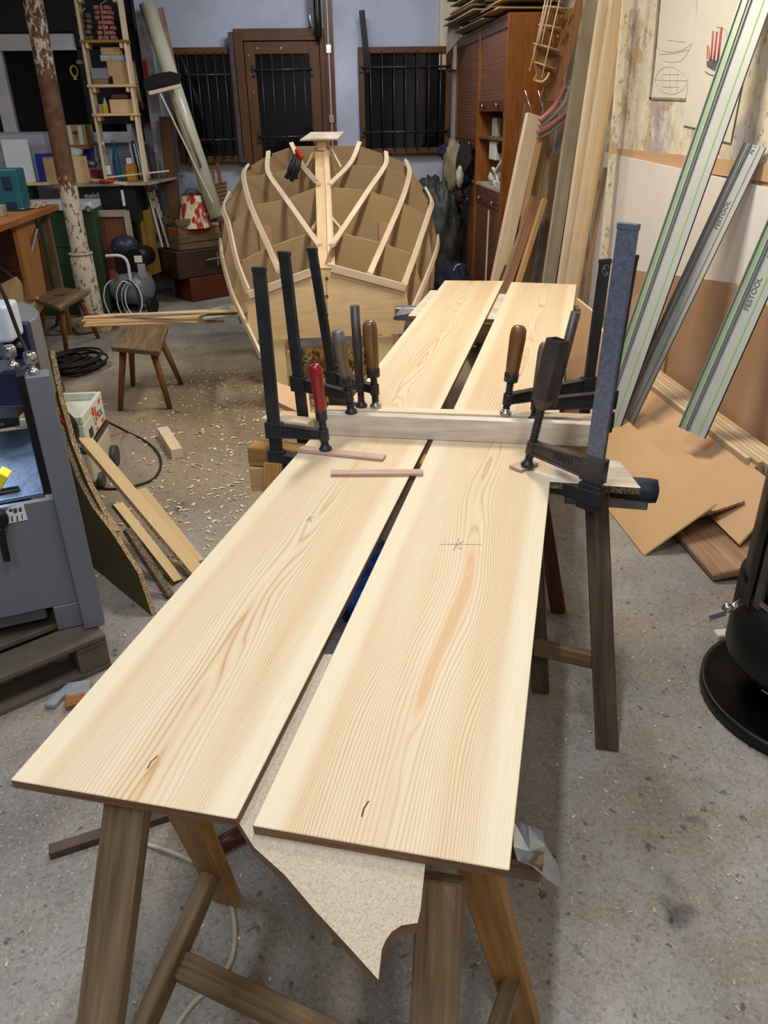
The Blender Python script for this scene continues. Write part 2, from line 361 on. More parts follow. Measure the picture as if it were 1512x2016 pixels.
# ------------------------------------------------------------------ mesh helpers
def fr(p0, p1, up=(0, 0, 1)):
    x = (V(p1)-V(p0)); L = x.length; x.normalize(); up = V(up)
    if abs(x.dot(up.normalized())) > 0.985: up = V((0, 1, 0)) if abs(x.y) < 0.9 else V((1, 0, 0))
    z = (up - x*up.dot(x)).normalized(); y = z.cross(x)
    return x, y, z, L
class MB:
    def __init__(s): s.v = []; s.f = []; s.uv = []; s.mi = []; s.sm = []
    def add(s, pts): n = len(s.v); s.v += [V(p) for p in pts]; return n
    def face(s, idx, uv=None, m=0, sm=False):
        s.f.append(tuple(idx)); s.mi.append(m); s.sm.append(sm)
        s.uv.append(uv if uv else [(0.0, 0.0)]*len(idx))
    def obox(s, c, x, y, z, lx, ly, lz, m=0, ruv=True, taper=(1, 1)):
        # oriented box; UV u runs along its longest side
        c = V(c); L = [lx, ly, lz]; ax = [V(x), V(y), V(z)]
        k = L.index(max(L)); off = random.random()*7 if ruv else 0.0; offv = random.random()*5 if ruv else 0.0
        cs = []
        for i in (-1, 1):
            for j in (-1, 1):
                for q in (-1, 1):
                    ty = taper[0] if i > 0 else 1; tz = taper[1] if i > 0 else 1
                    cs.append((i*lx/2, j*ly/2*ty, q*lz/2*tz))
        n = s.add([c+ax[0]*a+ax[1]*b_+ax[2]*d for a, b_, d in cs])
        for q in ((0, 1, 3, 2), (4, 6, 7, 5), (0, 4, 5, 1), (2, 3, 7, 6), (0, 2, 6, 4), (1, 5, 7, 3)):
            sp = [max(cs[i][a] for i in q)-min(cs[i][a] for i in q) for a in range(3)]
            na = sp.index(min(sp)); oth = [a for a in range(3) if a != na]
            if na == k: uu, vv = oth; uvs = [(off+cs[i][uu]*0.3, offv+cs[i][vv]) for i in q]
            else:
                vv = [a for a in oth if a != k][0]
                uvs = [(off+cs[i][k], offv*(1 if ruv else 0)+cs[i][vv]+(0.0 if vv > na else 0.37*ruv)) for i in q]
            s.face([n+i for i in q], uvs, m)
        return s
    def box(s, x0, y0, z0, x1, y1, z1, m=0):
        return s.obox(((x0+x1)/2, (y0+y1)/2, (z0+z1)/2), (1, 0, 0), (0, 1, 0), (0, 0, 1), abs(x1-x0), abs(y1-y0), abs(z1-z0), m)
    def beam(s, p0, p1, w, t, up=(0, 0, 1), m=0, taper=(1, 1)):
        x, y, z, L = fr(p0, p1, up)
        return s.obox((V(p0)+V(p1))/2, x, y, z, L, w, t, m, taper=taper)
    def cyl(s, p0, p1, r0, r1=None, n=16, cap=True, m=0):
        r1 = r0 if r1 is None else r1; x, y, z, L = fr(p0, p1); off = random.random()*5
        a = s.add([V(p0)+(y*cos(2*pi*i/n)+z*sin(2*pi*i/n))*r0 for i in range(n)])
        b_ = s.add([V(p1)+(y*cos(2*pi*i/n)+z*sin(2*pi*i/n))*r1 for i in range(n)])
        for i in range(n):
            j = (i+1) % n; u0, u1 = i*2*pi*r0/n, (i+1)*2*pi*r0/n
            s.face((a+i, b_+i, b_+j, a+j)[::-1], [(off, u1), (off+L, u1), (off+L, u0), (off, u0)], m, True)
        if cap:
            s.face([a+i for i in range(n)][::-1], None, m); s.face([b_+i for i in range(n)], None, m)
        return s
    def lathe(s, prof, p0, axis=(0, 0, 1), n=20, m=0):
        # prof: (radius, distance along axis)
        x, y, z, L = fr(p0, V(p0)+V(axis)); rings = []
        for r, h in prof:
            rings.append(s.add([V(p0)+x*h+(y*cos(2*pi*i/n)+z*sin(2*pi*i/n))*max(r, 1e-4) for i in range(n)]))
        for k in range(len(prof)-1):
            for i in range(n):
                j = (i+1) % n; a, b_ = rings[k], rings[k+1]
                u0, u1 = i*0.02, (i+1)*0.02; h0, h1 = prof[k][1], prof[k+1][1]
                s.face((a+j, b_+j, b_+i, a+i), [(h0, u1), (h1, u1), (h1, u0), (h0, u0)], m, True)
        s.face([rings[0]+i for i in range(n)][::-1], None, m); s.face([rings[-1]+i for i in range(n)], None, m)
        return s
    def tube(s, pts, r, n=8, m=0, closed=False, flat=1.0, up=(0, 0, 1)):
        pts = [V(p) for p in pts]; k = len(pts); rings = []; prev = None
        for i, p in enumerate(pts):
            if closed: t_ = pts[(i+1) % k]-pts[i-1]
            else: t_ = pts[min(i+1, k-1)]-pts[max(i-1, 0)]
            t_.normalize()
            uu = prev if prev is not None else V(up)
            if abs(t_.dot(uu)) > 0.97: uu = V((0, 1, 0)) if abs(t_.y) < 0.9 else V((1, 0, 0))
            z = (uu-t_*uu.dot(t_)).normalized(); y = z.cross(t_)
            prev = z
            rr = r[i] if isinstance(r, (list, tuple)) else r
            rings.append(s.add([p+(y*cos(2*pi*q/n)+z*sin(2*pi*q/n)*flat)*rr for q in range(n)]))
        d = 0
        for i in range(k if closed else k-1):
            a, b_ = rings[i], rings[(i+1) % k]; e = d+(pts[(i+1) % k]-pts[i]).length
            for q in range(n):
                w_ = (q+1) % n
                s.face((a+w_, b_+w_, b_+q, a+q), [(d, q*.01+.01), (e, q*.01+.01), (e, q*.01), (d, q*.01)], m, True)
            d = e
        if not closed:
            s.face([rings[0]+i for i in range(n)][::-1], None, m); s.face([rings[-1]+i for i in range(n)], None, m)
        return s
    def strip(s, pts, w, t, ups, m=0):
        # rectangular section swept along pts; ups = direction of the thickness at each point
        pts = [V(p) for p in pts]; k = len(pts); rings = []; d = random.random()*5
        for i, p in enumerate(pts):
            t_ = (pts[min(i+1, k-1)]-pts[max(i-1, 0)]).normalized()
            u_ = V(ups[i] if isinstance(ups, list) else ups); z = (u_-t_*u_.dot(t_)).normalized(); y = z.cross(t_)
            rings.append(s.add([p+y*a*w/2+z*b_*t/2 for a, b_ in ((-1, -1), (1, -1), (1, 1), (-1, 1))]))
        for i in range(k-1):
            e = d+(pts[i+1]-pts[i]).length; a, b_ = rings[i], rings[i+1]
            for q in range(4):
                w_ = (q+1) % 4; v0, v1 = q*.05, q*.05+.04
                s.face((a+w_, b_+w_, b_+q, a+q), [(d, v1), (e, v1), (e, v0), (d, v0)], m)
            d = e
        s.face(range(rings[0], rings[0]+4), None, m); s.face([rings[-1]+i for i in (3, 2, 1, 0)], None, m)
        return s
    def prism(s, poly, vec, m=0, udir=None, me=None, off=None):
        # polygon extruded by vec; me = material of the rim
        poly = [V(p) for p in poly]; vec = V(vec); k = len(poly)
        if udir is None:
            es = [(poly[(i+1) % k]-poly[i]) for i in range(k)]; udir = max(es, key=lambda e: e.length)
        u = V(udir).normalized(); nrm = vec.normalized(); vv = nrm.cross(u).normalized()
        o = V(off) if off is not None else poly[0]-V((random.random()*5, 0, 0))
        a = s.add(poly); b_ = s.add([p+vec for p in poly])
        uva = [((p-o).dot(u), (p-o).dot(vv)) for p in poly]
        s.face([a+i for i in range(k)], uva, m); s.face([b_+i for i in range(k)][::-1], uva[::-1], m)
        me = m if me is None else me; L = vec.length
        for i in range(k):
            j = (i+1) % k; el = (poly[j]-poly[i]).length
            s.face((a+j, a+i, b_+i, b_+j), [(el, 0), (0, 0), (0, L), (el, L)], me)
        return s
    def ell(s, c, rx, ry, rz, n=16, k=10, m=0, amp=0.0, freq=3.0, seed=0.0, M=None):
        c = V(c); rings = []
        for i in range(k+1):
            th = pi*i/k; ring = []
            for j in range(n):
                ph = 2*pi*j/n; d = V((sin(th)*cos(ph), sin(th)*sin(ph), cos(th)))
                q = 1.0
                if amp: q += amp*mnoise.noise(d*freq+V((seed, seed*2, 0)))+amp*0.5*mnoise.noise(d*freq*2.7+V((0, seed, 5)))
                p = V((d.x*rx*q, d.y*ry*q, d.z*rz*q))
                ring.append(c+(M @ p if M else p))
            rings.append(s.add(ring))
        for i in range(k):
            for j in range(n):
                w_ = (j+1) % n; a, b_ = rings[i], rings[i+1]
                s.face((a+j, b_+j, b_+w_, a+w_), [(i*.05, j*.05)]*4, m, True)
        return s
    def ribbon_wall(s, x0, x1, y0, y1): return s
    def build(s, name, mat, parent=None, bevel=0.0, origin=None, seg=1):
        root = parent
        if parent is None:
            if origin is None:
                xs = [p.x for p in s.v]; ys = [p.y for p in s.v]; zs = [p.z for p in s.v]
                origin = V(((min(xs)+max(xs))/2, (min(ys)+max(ys))/2, min(zs)))
            off = V(origin)
        else: off = V(OFF[parent.name])
        me = bpy.data.meshes.new(name)
        me.from_pydata([tuple(p-off) for p in s.v], [], s.f)
        mats = mat if isinstance(mat, (list, tuple)) else [mat]
        for q in mats: me.materials.append(MATS[q])
        uvl = me.uv_layers.new(name='UVMap'); li = 0
        for pi_, poly in enumerate(me.polygons):
            poly.material_index = min(s.mi[pi_], len(mats)-1); poly.use_smooth = s.sm[pi_]
            for q, l in enumerate(poly.loop_indices): uvl.data[l].uv = s.uv[pi_][q]
        me.validate(); me.update()
        o = bpy.data.objects.new(name, me); COL.objects.link(o)
        if parent is None: o.location = off
        else: o.parent = parent
        OFF[o.name] = tuple(off)
        if bevel:
            b = o.modifiers.new('bevel', 'BEVEL'); b.width = bevel; b.segments = seg; b.limit_method = 'ANGLE'; b.angle_limit = radians(40)
        return o
OFF = {}
def tag(o, label, cat, group=None, kind=None):
    if label: o['label'] = label
    if cat: o['category'] = cat
    if group: o['group'] = group
    if kind: o['kind'] = kind
    return o
def thing(name, label, cat, loc, group=None):
    o = bpy.data.objects.new(name, None); COL.objects.link(o); o.location = loc; o.empty_display_size = 0.05
    OFF[o.name] = tuple(loc); return tag(o, label, cat, group)
def struct(name, loc=None):
    o = bpy.data.objects.new(name, None); COL.objects.link(o); o.location = loc; OFF[o.name] = tuple(loc); o['kind'] = 'structure'; return o
def copy_thing(root, delta, label, rot=None, group=None):
    def cp(o, par):
        c = o.copy(); COL.objects.link(c); c.parent = par
        for ch in o.children: cp(ch, c)
        return c
    r = cp(root, None); r.location = V(root.location)+V(delta); r['label'] = label
    if rot is not None: r.rotation_euler.z = rot
    if group: r['group'] = group
    return r
def lettering(txt, size, pos, xdir, ydir, mat, parent, name='lettering', depth=0.0006, align='LEFT', squeeze=1.0):
    cu = bpy.data.curves.new('txt', 'FONT'); cu.body = txt; cu.size = size; cu.extrude = depth; cu.align_x = align
    ob = bpy.data.objects.new('txt', cu); COL.objects.link(ob)
    dg = bpy.context.evaluated_depsgraph_get(); me = bpy.data.meshes.new_from_object(ob.evaluated_get(dg))
    bpy.data.objects.remove(ob)
    x = V(xdir).normalized(); y = V(ydir); y = (y-x*y.dot(x)).normalized(); z = x.cross(y)
    off = V(OFF[parent.name]); p = V(pos)+z*(depth+0.0004)-off
    M = Matrix(((x.x*squeeze, y.x, z.x, p.x), (x.y*squeeze, y.y, z.y, p.y), (x.z*squeeze, y.z, z.z, p.z), (0, 0, 0, 1)))
    me.transform(M); me.materials.clear(); me.materials.append(MATS[mat])
    o = bpy.data.objects.new(name, me); COL.objects.link(o); o.parent = parent; OFF[o.name] = tuple(off)
    return o
def smooth(pts, n=6):                      # Catmull-Rom through the points
    pts = [V(p) for p in pts]; out = []
    for i in range(len(pts)-1):
        p0 = pts[max(i-1, 0)]; p1 = pts[i]; p2 = pts[i+1]; p3 = pts[min(i+2, len(pts)-1)]
        for k in range(n):
            t_ = k/n
            out.append(0.5*((2*p1)+(p2-p0)*t_+(2*p0-5*p1+4*p2-p3)*t_*t_+(3*p1-p0-3*p2+p3)*t_**3))
    return out+[pts[-1]]
def PP(x, y, p0, n_):
    d = ray(x, y); return CAM+d*((V(p0)-CAM).dot(n_)/d.dot(n_))
def pbox(x0, y0, x1, y1, Y, depth):        # box standing at distance Y that fills a rectangle of the picture
    a = W(x0, y0, Y); b = W(x1, y1, Y); c_ = W(x0, y1, Y); d = W(x1, y0, Y)
    return ((a.x+c_.x)/2, Y, b.z, (b.x+d.x)/2, Y+depth, a.z)

# ------------------------------------------------------------------ the room
YB, XR, XL, YF, ZC = 8.8, 2.1, -5.2, -2.6, 3.35
def wallbox(name, mat, *b):
    o = MB().box(*b).build(name, mat); o['kind'] = 'structure'; return o
wallbox('floor', 'concrete', XL-.2, YF-.2, -0.12, XR+.2, YB+.2, 0)
wallbox('ceiling', 'ceiling_white', XL-.2, YF-.2, ZC, XR+.2, YB+.2, ZC+.12)
wallbox('wall_back', 'whitewash', XL-.2, YB, 0, XR+.2, YB+.2, ZC)
wallbox('wall_right', 'plaster', XR, YF-.2, 0, XR+.2, YB, ZC)
wallbox('wall_left', 'wall_plain', XL-.2, YF-.2, 0, XL, YB, ZC)
wallbox('wall_front', 'wall_plain', XL, YF-.2, 0, XR, YF, ZC)

def barred(name, fx0, fx1, fz0, fz1, fw, nb, zr, frame='frame_brown'):
    # brown wooden window with an iron grille
    root = struct(name, ((fx0+fx1)/2, YB, fz0)); y0, y1 = YB-0.09, YB
    f = MB()
    f.box(fx0, y0, fz0, fx0+fw, y1, fz1); f.box(fx1-fw, y0, fz0, fx1, y1, fz1)
    f.box(fx0+fw, y0, fz1-fw, fx1-fw, y1, fz1); f.box(fx0+fw, y0, fz0, fx1-fw, y1, fz0+fw)
    f.build('window_frame', frame, root, 0.003)
    MB().box(fx0+fw, YB-0.045, fz0+fw, fx1-fw, YB-0.035, fz1-fw).build('pane', 'night_pane', root)
    for k in range(nb):
        x = fx0+fw+(fx1-fx0-2*fw)*(k+0.5)/nb
        MB().cyl((x, y0-0.035, fz0+fw*0.6), (x, y0-0.035, fz1-fw*0.7), 0.0075, n=8).build('grille_bar', 'iron', root)
    for z in zr:
        r = MB().cyl((fx0+fw*0.4, y0-0.022, z), (fx1-fw*0.4, y0-0.022, z), 0.011, n=8).build('grille_rail', 'iron', root)
        for x in (fx0+fw*0.45, fx1-fw*0.45):
            MB().box(x-0.014, y0-0.02, z-0.04, x+0.014, y0+0.001, z+0.04).build('bracket', 'iron', r)
    return root
barred('window_2', 0.572, 1.502, 1.295, 2.25, 0.055, 7, (2.075, 1.50))
barred('window_1', -1.275, -0.63, 1.25, 2.262, 0.06, 6, (2.03, 1.46))
# the door beside it
root = struct('door_1', (-0.2, YB, 0)); y0 = YB-0.10
dx0, dx1 = -0.625, 0.245
f = MB(); f.box(dx0, y0, 0, dx0+0.085, YB, 2.41); f.box(dx1-0.05, y0, 0, dx1, YB, 2.41); f.box(dx0+0.085, y0, 2.31, dx1-0.05, YB, 2.41)
f.build('door_frame', 'frame_brown', root, 0.003)
lx0, lx1 = dx0+0.09, dx1-0.055
f = MB(); f.box(lx0, y0+0.02, 0.02, lx0+0.10, YB, 2.305); f.box(lx1-0.10, y0+0.02, 0.02, lx1, YB, 2.305)
f.box(lx0+0.10, y0+0.02, 2.20, lx1-0.10, YB, 2.305); f.box(lx0+0.10, y0+0.02, 0.02, lx1-0.10, YB, 1.255)
leaf = f.build('door_leaf', 'frame_brown', root, 0.003)
MB().box(lx0+0.10, YB-0.05, 1.255, lx1-0.10, YB-0.04, 2.20).build('pane', 'night_pane', root)
for k in range(5):
    x = lx0+0.10+(lx1-lx0-0.2)*(k+0.55)/5.1
    MB().cyl((x, y0-0.02, 1.27), (x, y0-0.02, 2.20), 0.0075, n=8).build('grille_bar', 'iron', root)
for z in (2.065, 1.475):
    r = MB().cyl((lx0+0.075, y0-0.008, z), (lx1-0.075, y0-0.008, z), 0.011, n=8).build('grille_rail', 'iron', root)
    for x in (lx0+0.08, lx1-0.08): MB().box(x-0.014, y0-0.008, z-0.05, x+0.014, y0+0.021, z+0.05).build('bracket', 'iron', r)
for px_, pz in ((lx0+0.04, 2.19), (lx0+0.13, 2.25), (lx0+0.36, 2.25), (lx0+0.05, 2.03), (lx0+0.06, 1.88)):
    MB().cyl((px_, y0+0.016, pz), (px_, y0+0.021, pz), 0.007, n=8).build('screw_head', 'zinc', leaf)
# iron post of the old shutter between window and door, with its foot plate
a = MB(); a.box(-0.672, YB-0.13, 1.26, -0.628, YB-0.09, 2.38); a.box(-0.69, YB-0.135, 2.28, -0.625, YB-0.09, 2.33); a.box(-0.66, YB-0.13, 1.245, -0.60, YB-0.10, 1.29)
tag(a.build('shutter_post', 'iron_brown', bevel=0.002), 'dark iron hinge post between left barred window and door', 'post')
# brown plank column with conduit right of the door
o = MB().box(0.25, YB-0.035, 0, 0.335, YB, ZC).build('trim_1', 'cabinet_dark'); o['kind'] = 'structure'
cdt = thing('conduit', 'thin pale conduit pipe running up brown plank beside the door', 'pipe', (0.285, YB-0.05, 0.3))
MB().cyl((0.285, YB-0.047, 0.3), (0.285, YB-0.047, ZC-0.02), 0.008, n=8).build('pipe', 'cable_white', cdt)
for z in (2.24, 1.63, 1.0): MB().box(0.262, YB-0.06, z-0.035, 0.308, YB-0.036, z+0.035).build('pipe_clip', 'zinc', cdt)
hd = thing('closing_lever', 'black lever with steel bow hanging above the door corner', 'lever', (0.18, YB-0.12, 2.33))
MB().lathe([(0.02, 0), (0.036, 0.03), (0.04, 0.15), (0.035, 0.4), (0.03, 0.62)], (0.19, YB-0.15, 2.31)).build('lever_body', 'black_gloss', hd)
MB().tube(smooth([(0.135, YB-0.17, 2.56), (0.115, YB-0.19, 2.5), (0.13, YB-0.19, 2.42), (0.15, YB-0.17, 2.38)]), 0.007).build('steel_bow', 'zinc', hd)
MB().box(0.10, YB-0.1, 2.42, 0.125, YB-0.001, 3.0).build('back_plate', 'cabinet_dark', hd)
# big white framed window on the left
wx0, wx1, wz0, wz1 = -3.4, -1.70, 1.45, 2.38
root = struct('window_3', ((wx0+wx1)/2, YB, wz0)); f = MB()
f.box(wx0, YB-0.12, wz1-0.13, wx1, YB, wz1); f.box(wx0, YB-0.12, wz0, wx1, YB, wz0+0.1)
f.box(-2.93, YB-0.12, wz0+0.1, -2.80, YB, wz1-0.13); f.box(wx1-0.05, YB-0.12, wz0+0.1, wx1, YB, wz1-0.13); f.box(wx0, YB-0.12, wz0+.1, wx0+.07, YB, wz1-.13)
f.box(wx0, YB-0.135, wz1-0.135, wx1, YB-0.12, wz1-0.11)
f.build('window_frame', 'white_paint', root, 0.004)
MB().box(wx0+0.05, YB-0.05, wz0+0.08, wx1-0.04, YB-0.04, wz1-0.1).build('pane', 'night_pane', root)
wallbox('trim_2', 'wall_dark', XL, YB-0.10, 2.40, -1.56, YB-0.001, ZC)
wallbox('trim_3', 'whitewash', -1.49, 8.56, 0, -1.385, YB-0.001, ZC)
for k, (a_, b_) in enumerate(((1.4, 1.1),)): pass
wallbox('trim_4', 'wall_dark', -2.10, YB-0.135, 1.62, -1.50, YB-0.001, 2.40)
# orange-brown hardboard strip at the head of the white panelling, and the pale corner pilaster
tag(MB().box(XR-0.012, 1.2, 1.355, XR-0.001, 5.72, 1.43).build('hardboard_strip', 'mdf_pink'), 'brown hardboard strip edging the top of white wall panel', 'strip')
tag(MB().prism([(XR-0.014, 1.4, 0.35), (XR-0.014, 5.70, 0.35), (XR-0.014, 5.70, 1.40), (XR-0.014, 3.62, 1.335), (XR-0.014, 1.4, 1.30)], (-0.014, 0, 0)).build('wall_panel', 'white_panel', bevel=0.001), 'large white melamine panel fixed on the plaster wall', 'panel')

# ------------------------------------------------------------------ the glued boards on their trestles
def isect(a, b, c, d):
    a, b, c, d = (V((p[0], p[1])) for p in (a, b, c, d))
    r_, s_ = b-a, d-c; k = (c-a).cross(s_)/r_.cross(s_) if hasattr(r_, 'cross') else 0
    return a+r_*k
def cut(p1, p2, q1, q2, z):
    x1, y1, x2, y2 = p1[0], p1[1], p2[0], p2[1]; x3, y3, x4, y4 = q1[0], q1[1], q2[0], q2[1]
    den = (x1-x2)*(y3-y4)-(y1-y2)*(x3-x4)
    px = ((x1*y2-y1*x2)*(x3-x4)-(x1-x2)*(x3*y4-y3*x4))/den; py = ((x1*y2-y1*x2)*(y3-y4)-(y1-y2)*(x3*y4-y3*x4))/den
    return V((px, py, z))
ZT = 0.75; JA, JB = V((0.0, 2.385, ZT)), V((0.83, 2.165, ZT))
def pine_board(name, mat, l1, l2, r1, r2, nearc, farc, label):
    L1, L2, R1, R2 = (G(*p, ZT) for p in (l1, l2, r1, r2))
    a = cut(L1, L2, *nearc, ZT); b_ = cut(R1, R2, *nearc, ZT); c_ = cut(R1, R2, *farc, ZT); d = cut(L1, L2, *farc, ZT)
    mid = (a+b_)/2; ud = ((c_+d)/2-mid)
    mb = MB().prism([a, b_, c_, d], (0, 0, -0.018), 0, ud, 1, mid)
    o = mb.build(name, [mat, 'ply_edge'], bevel=0.0012)
    return tag(o, label, 'board'), mid, ud.normalized()
nl = (G(20, 1535, ZT), G(465, 1612, ZT)); nr = (G(497, 1625, ZT), G(1003, 1713, ZT))
fl = (G(876, 552, ZT), G(992, 553, ZT)); frr = (G(1007, 555, ZT), G(1135, 560, ZT)); jn = (JA, JB)
jn2 = (JA+V((.004, .012, 0)), JB+V((.004, .012, 0)))
b1, m1, u1 = pine_board('pine_board', 'board0', (20, 1535), (585, 893), (465, 1612), (840, 870), nl, jn, 'near left pale pine board laid on the trestles, loop-shaped grain')
b2, m2, u2 = pine_board('pine_board', 'board1', (497, 1625), (851, 870), (1003, 1713), (1088, 900), nr, jn, 'near right pale pine board, long amber grain loop down its middle')
b3, _, _ = pine_board('pine_board', 'board2', (876, 552), (760, 699), (992, 553), (868, 803), jn2, fl, 'far left pale pine board beyond the cross beams, running towards the windows')
b4, _, _ = pine_board('pine_board', 'board3', (1007, 555), (893, 805), (1135, 560), (1106, 775), jn2, frr, 'far right pale pine board beyond the cross beams, beside the leaning timber')
def mark(parent, pts, r=0.0007, name='pencil_mark', mat='letter_dark'):
    MB().tube([G(x, y, ZT+0.0003) for x, y in pts], r, n=4, flat=0.4).build(name, mat, parent)
mark(b2, [(865, 1072), (905, 1071), (948, 1072)]); mark(b2, [(893, 1085), (903, 1060), (908, 1082), (897, 1075), (912, 1066)])
mark(b2, [(712, 1898), (722, 1880)] if False else [(712, 1608), (716, 1592), (726, 1577)], 0.0011, 'bark_split', 'cabinet_dark')
mark(b1, [(290, 1513), (297, 1500), (310, 1488)], 0.001, 'bark_split', 'cabinet_dark')
mark(b1, [(603, 1026), (610, 1016), (613, 1028), (606, 1022), (618, 1018)])

poly = [(465, 1612), (500, 1668), (560, 1722), (618, 1790), (690, 1868), (745, 1929), (752, 1868), (760, 1850), (772, 1834), (790, 1822), (822, 1817), (828, 1790), (838, 1692), (700, 1400), (690, 1288), (600, 1288), (560, 1400), (500, 1560)]
tag(MB().prism([G(x, y, 0.7315) for x, y in poly], (0, 0, -0.018), 0, (0.3, 1, 0), 1).build('particle_board', ['chip_fine', 'ply_edge']), 'pointed beige particle board offcut with a curved notch under the near board ends', 'offcut')

def trestle(name, label, beam, legs, braces, mats=('trestle', 'trestle', 'trestle'), bw=0.05, bh=0.045, cap=None):
    p0, p1 = V(beam[0]), V(beam[1]); t = thing(name, label, 'trestle', ((p0.x+p1.x)/2, (p0.y+p1.y)/2, 0))
    MB().beam(p0, p1, bw, bh).build('beam', mats[0], t, 0.004)
    ax = (p1-p0).normalized(); perp = V((-ax.y, ax.x, 0))
    for k, lg in enumerate(legs):
        a, b_, w_, t_ = lg[:4]; mt = lg[4] if len(lg) > 4 else mats[1]
        a = V(a); b_ = V(b_); d = (b_-a).normalized(); b2_ = b_
        MB().beam(a, b2_, w_, t_, up=perp).build('leg', mt, t, 0.003)
    for a, b_, w_, t_ in braces: MB().beam(a, b_, w_, t_).build('brace', mats[2], t, 0.002)
    return t
t1 = trestle('trestle', 'wooden trestle under the near ends of the pine boards', ((-0.325, 0.935, 0.69), (0.285, 0.728, 0.69)),
    [((-0.33, 0.882, 0.712), (-0.475, 0.52, 0.0), 0.068, 0.032), ((-0.262, 0.905, 0.705), (-0.285, 1.225, 0.0), 0.062, 0.032, 'trestle_gold'),
     ((0.135, 0.715, 0.69), (0.045, 0.35, 0.0), 0.066, 0.034), ((0.19, 0.745, 0.69), (0.345, 0.88, 0.0), 0.062, 0.032, 'trestle_gold')],
    [((-0.425, 0.625, 0.235), (-0.275, 1.11, 0.255), 0.03, 0.05), ((0.07, 0.46, 0.23), (0.29, 0.82, 0.24), 0.03, 0.05), ((-0.35, 0.93, 0.245), (0.19, 0.64, 0.225), 0.05, 0.02)])
t2 = trestle('trestle', 'weathered trestle carrying the clamped joint, one grey leg reaching right', ((-0.225, 2.30, 0.697), (0.86, 1.905, 0.697)),
    [((0.765, 1.885, 0.70), (0.779, 1.60, 0.0), 0.064, 0.034, 'trestle_dark'), ((0.60, 1.97, 0.70), (0.655, 1.86, 0.0), 0.052, 0.03, 'trestle_dark'),
     ((-0.15, 2.20, 0.70), (-0.22, 1.98, 0.0), 0.06, 0.034, 'trestle_gold'), ((-0.13, 2.27, 0.70), (-0.10, 2.52, 0.0), 0.06, 0.034, 'trestle_gold')],
    [((0.60, 1.80, 0.23), (0.775, 1.70, 0.235), 0.025, 0.05), ((-0.20, 2.05, 0.23), (-0.12, 2.45, 0.23), 0.025, 0.05)], mats=('trestle_gold', 'trestle', 'trestle'), bw=0.07, bh=0.065)
MB().lathe([(0.012, 0), (0.034, 0.006), (0.037, 0.03), (0.036, 0.13), (0.03, 0.14)], (0.945, 1.875, 0.690), (-0.952, 0.307, 0), n=14).build('rubber_sleeve', 'rubber', t2)
MB().beam((0.92, 1.885, 0.66), (0.70, 1.955, 0.66), 0.06, 0.04).build('steel_shoe', 'steel_dull', t2, 0.003)
t3 = trestle('trestle', 'brown trestle behind the clamped joint, mostly hidden by the boards', (G(548, 832, 0.70), (0.86, 2.30, 0.697)),
    [((0.70, 2.36, 0.70), (0.842, 2.29, 0.0), 0.055, 0.034, 'red_wood'), ((0.66, 2.40, 0.70), (0.60, 2.75, 0.0), 0.055, 0.034, 'red_wood'),
     ((0.0, 2.53, 0.70), (0.02, 2.35, 0.0), 0.055, 0.034, 'red_wood'), ((0.0, 2.56, 0.70), (0.05, 2.85, 0.0), 0.055, 0.034, 'red_wood')], [], mats=('pine', 'red_wood', 'red_wood'), bw=0.07, bh=0.065)
t4 = trestle('trestle', 'grey steel headed trestle under the far ends of the boards', (G(778, 616, 0.67), (1.45, 4.12, 0.67)),
    [((0.75, 4.42, 0.67), (0.70, 4.15, 0.0), 0.05, 0.03), ((0.75, 4.45, 0.67), (0.80, 4.75, 0.0), 0.05, 0.03),
     ((1.36, 4.15, 0.67), (1.34, 3.9, 0.0), 0.05, 0.03), ((1.36, 4.2, 0.67), (1.42, 4.5, 0.0), 0.05, 0.03)], [], mats=('steel_dull', 'trestle', 'trestle'), bw=0.07, bh=0.07)
MB().prism([G(776, 617, 0.72)+V((0, -.05, 0)), G(772, 622, 0.70)+V((0, -.05, 0)), G(790, 606, 0.73), G(822, 610, 0.73), G(822, 616, 0.73)], (0, 0, -0.01)).build('bent_flap', 'steel_dull', t4)
tag(MB().prism([G(848, 571, 0.7315), G(1128, 586, 0.7315), G(1112, 634, 0.7315), G(803, 622, 0.7315)], (0, 0, -0.018), 0, None, 1).build('plywood_sheet', ['planed', 'ply_edge']), 'pinkish plywood sheet lying across the far trestle under the boards', 'sheet')
tag(MB().prism([G(935, 632, 0.45), G(1110, 640, 0.45), G(1090, 720, 0.03), G(905, 668, 0.03)], (0, -0.01, -0.014), 0, None, 1).build('plywood_sheet', ['pink_strip', 'ply_edge']), 'pinkish plywood sheet slanting to the floor, seen through the gap between far boards', 'sheet')
tag(MB().prism([G(1082, 892, 0.7505), G(1220, 908, 0.7505), G(1262, 961, 0.7505), G(1078, 948, 0.7505)], (0, 0, -0.02), 0, None, 1).build('particle_board', ['planed', 'chip_dark']), 'grey topped particle board wedge on the trestle beside the tall clamp', 'offcut')
t = tag(MB().prism([G(545, 752, 0.70), G(608, 775, 0.70), G(612, 822, 0.70), G(548, 792, 0.70)], (0, 0, -0.02), 0, None, 1).build('particle_board', ['mdf_pink', 'mdf_brown']), 'pinkish board slanting behind the left clamps', 'offcut')
tag(MB().beam(G(522, 832, 0.7665), G(612, 842, 0.7665), 0.055, 0.05).build('timber_block', 'pine_pale', bevel=0.002), 'pale pine block behind the leftmost black clamp bar', 'block')
tag(MB().box(-0.235, 2.25, 0.58, -0.10, 2.34, 0.662).build('timber_block', 'pine_orange', bevel=0.003), 'orange wooden block under the trestle beam end beside the leftmost clamp', 'block')

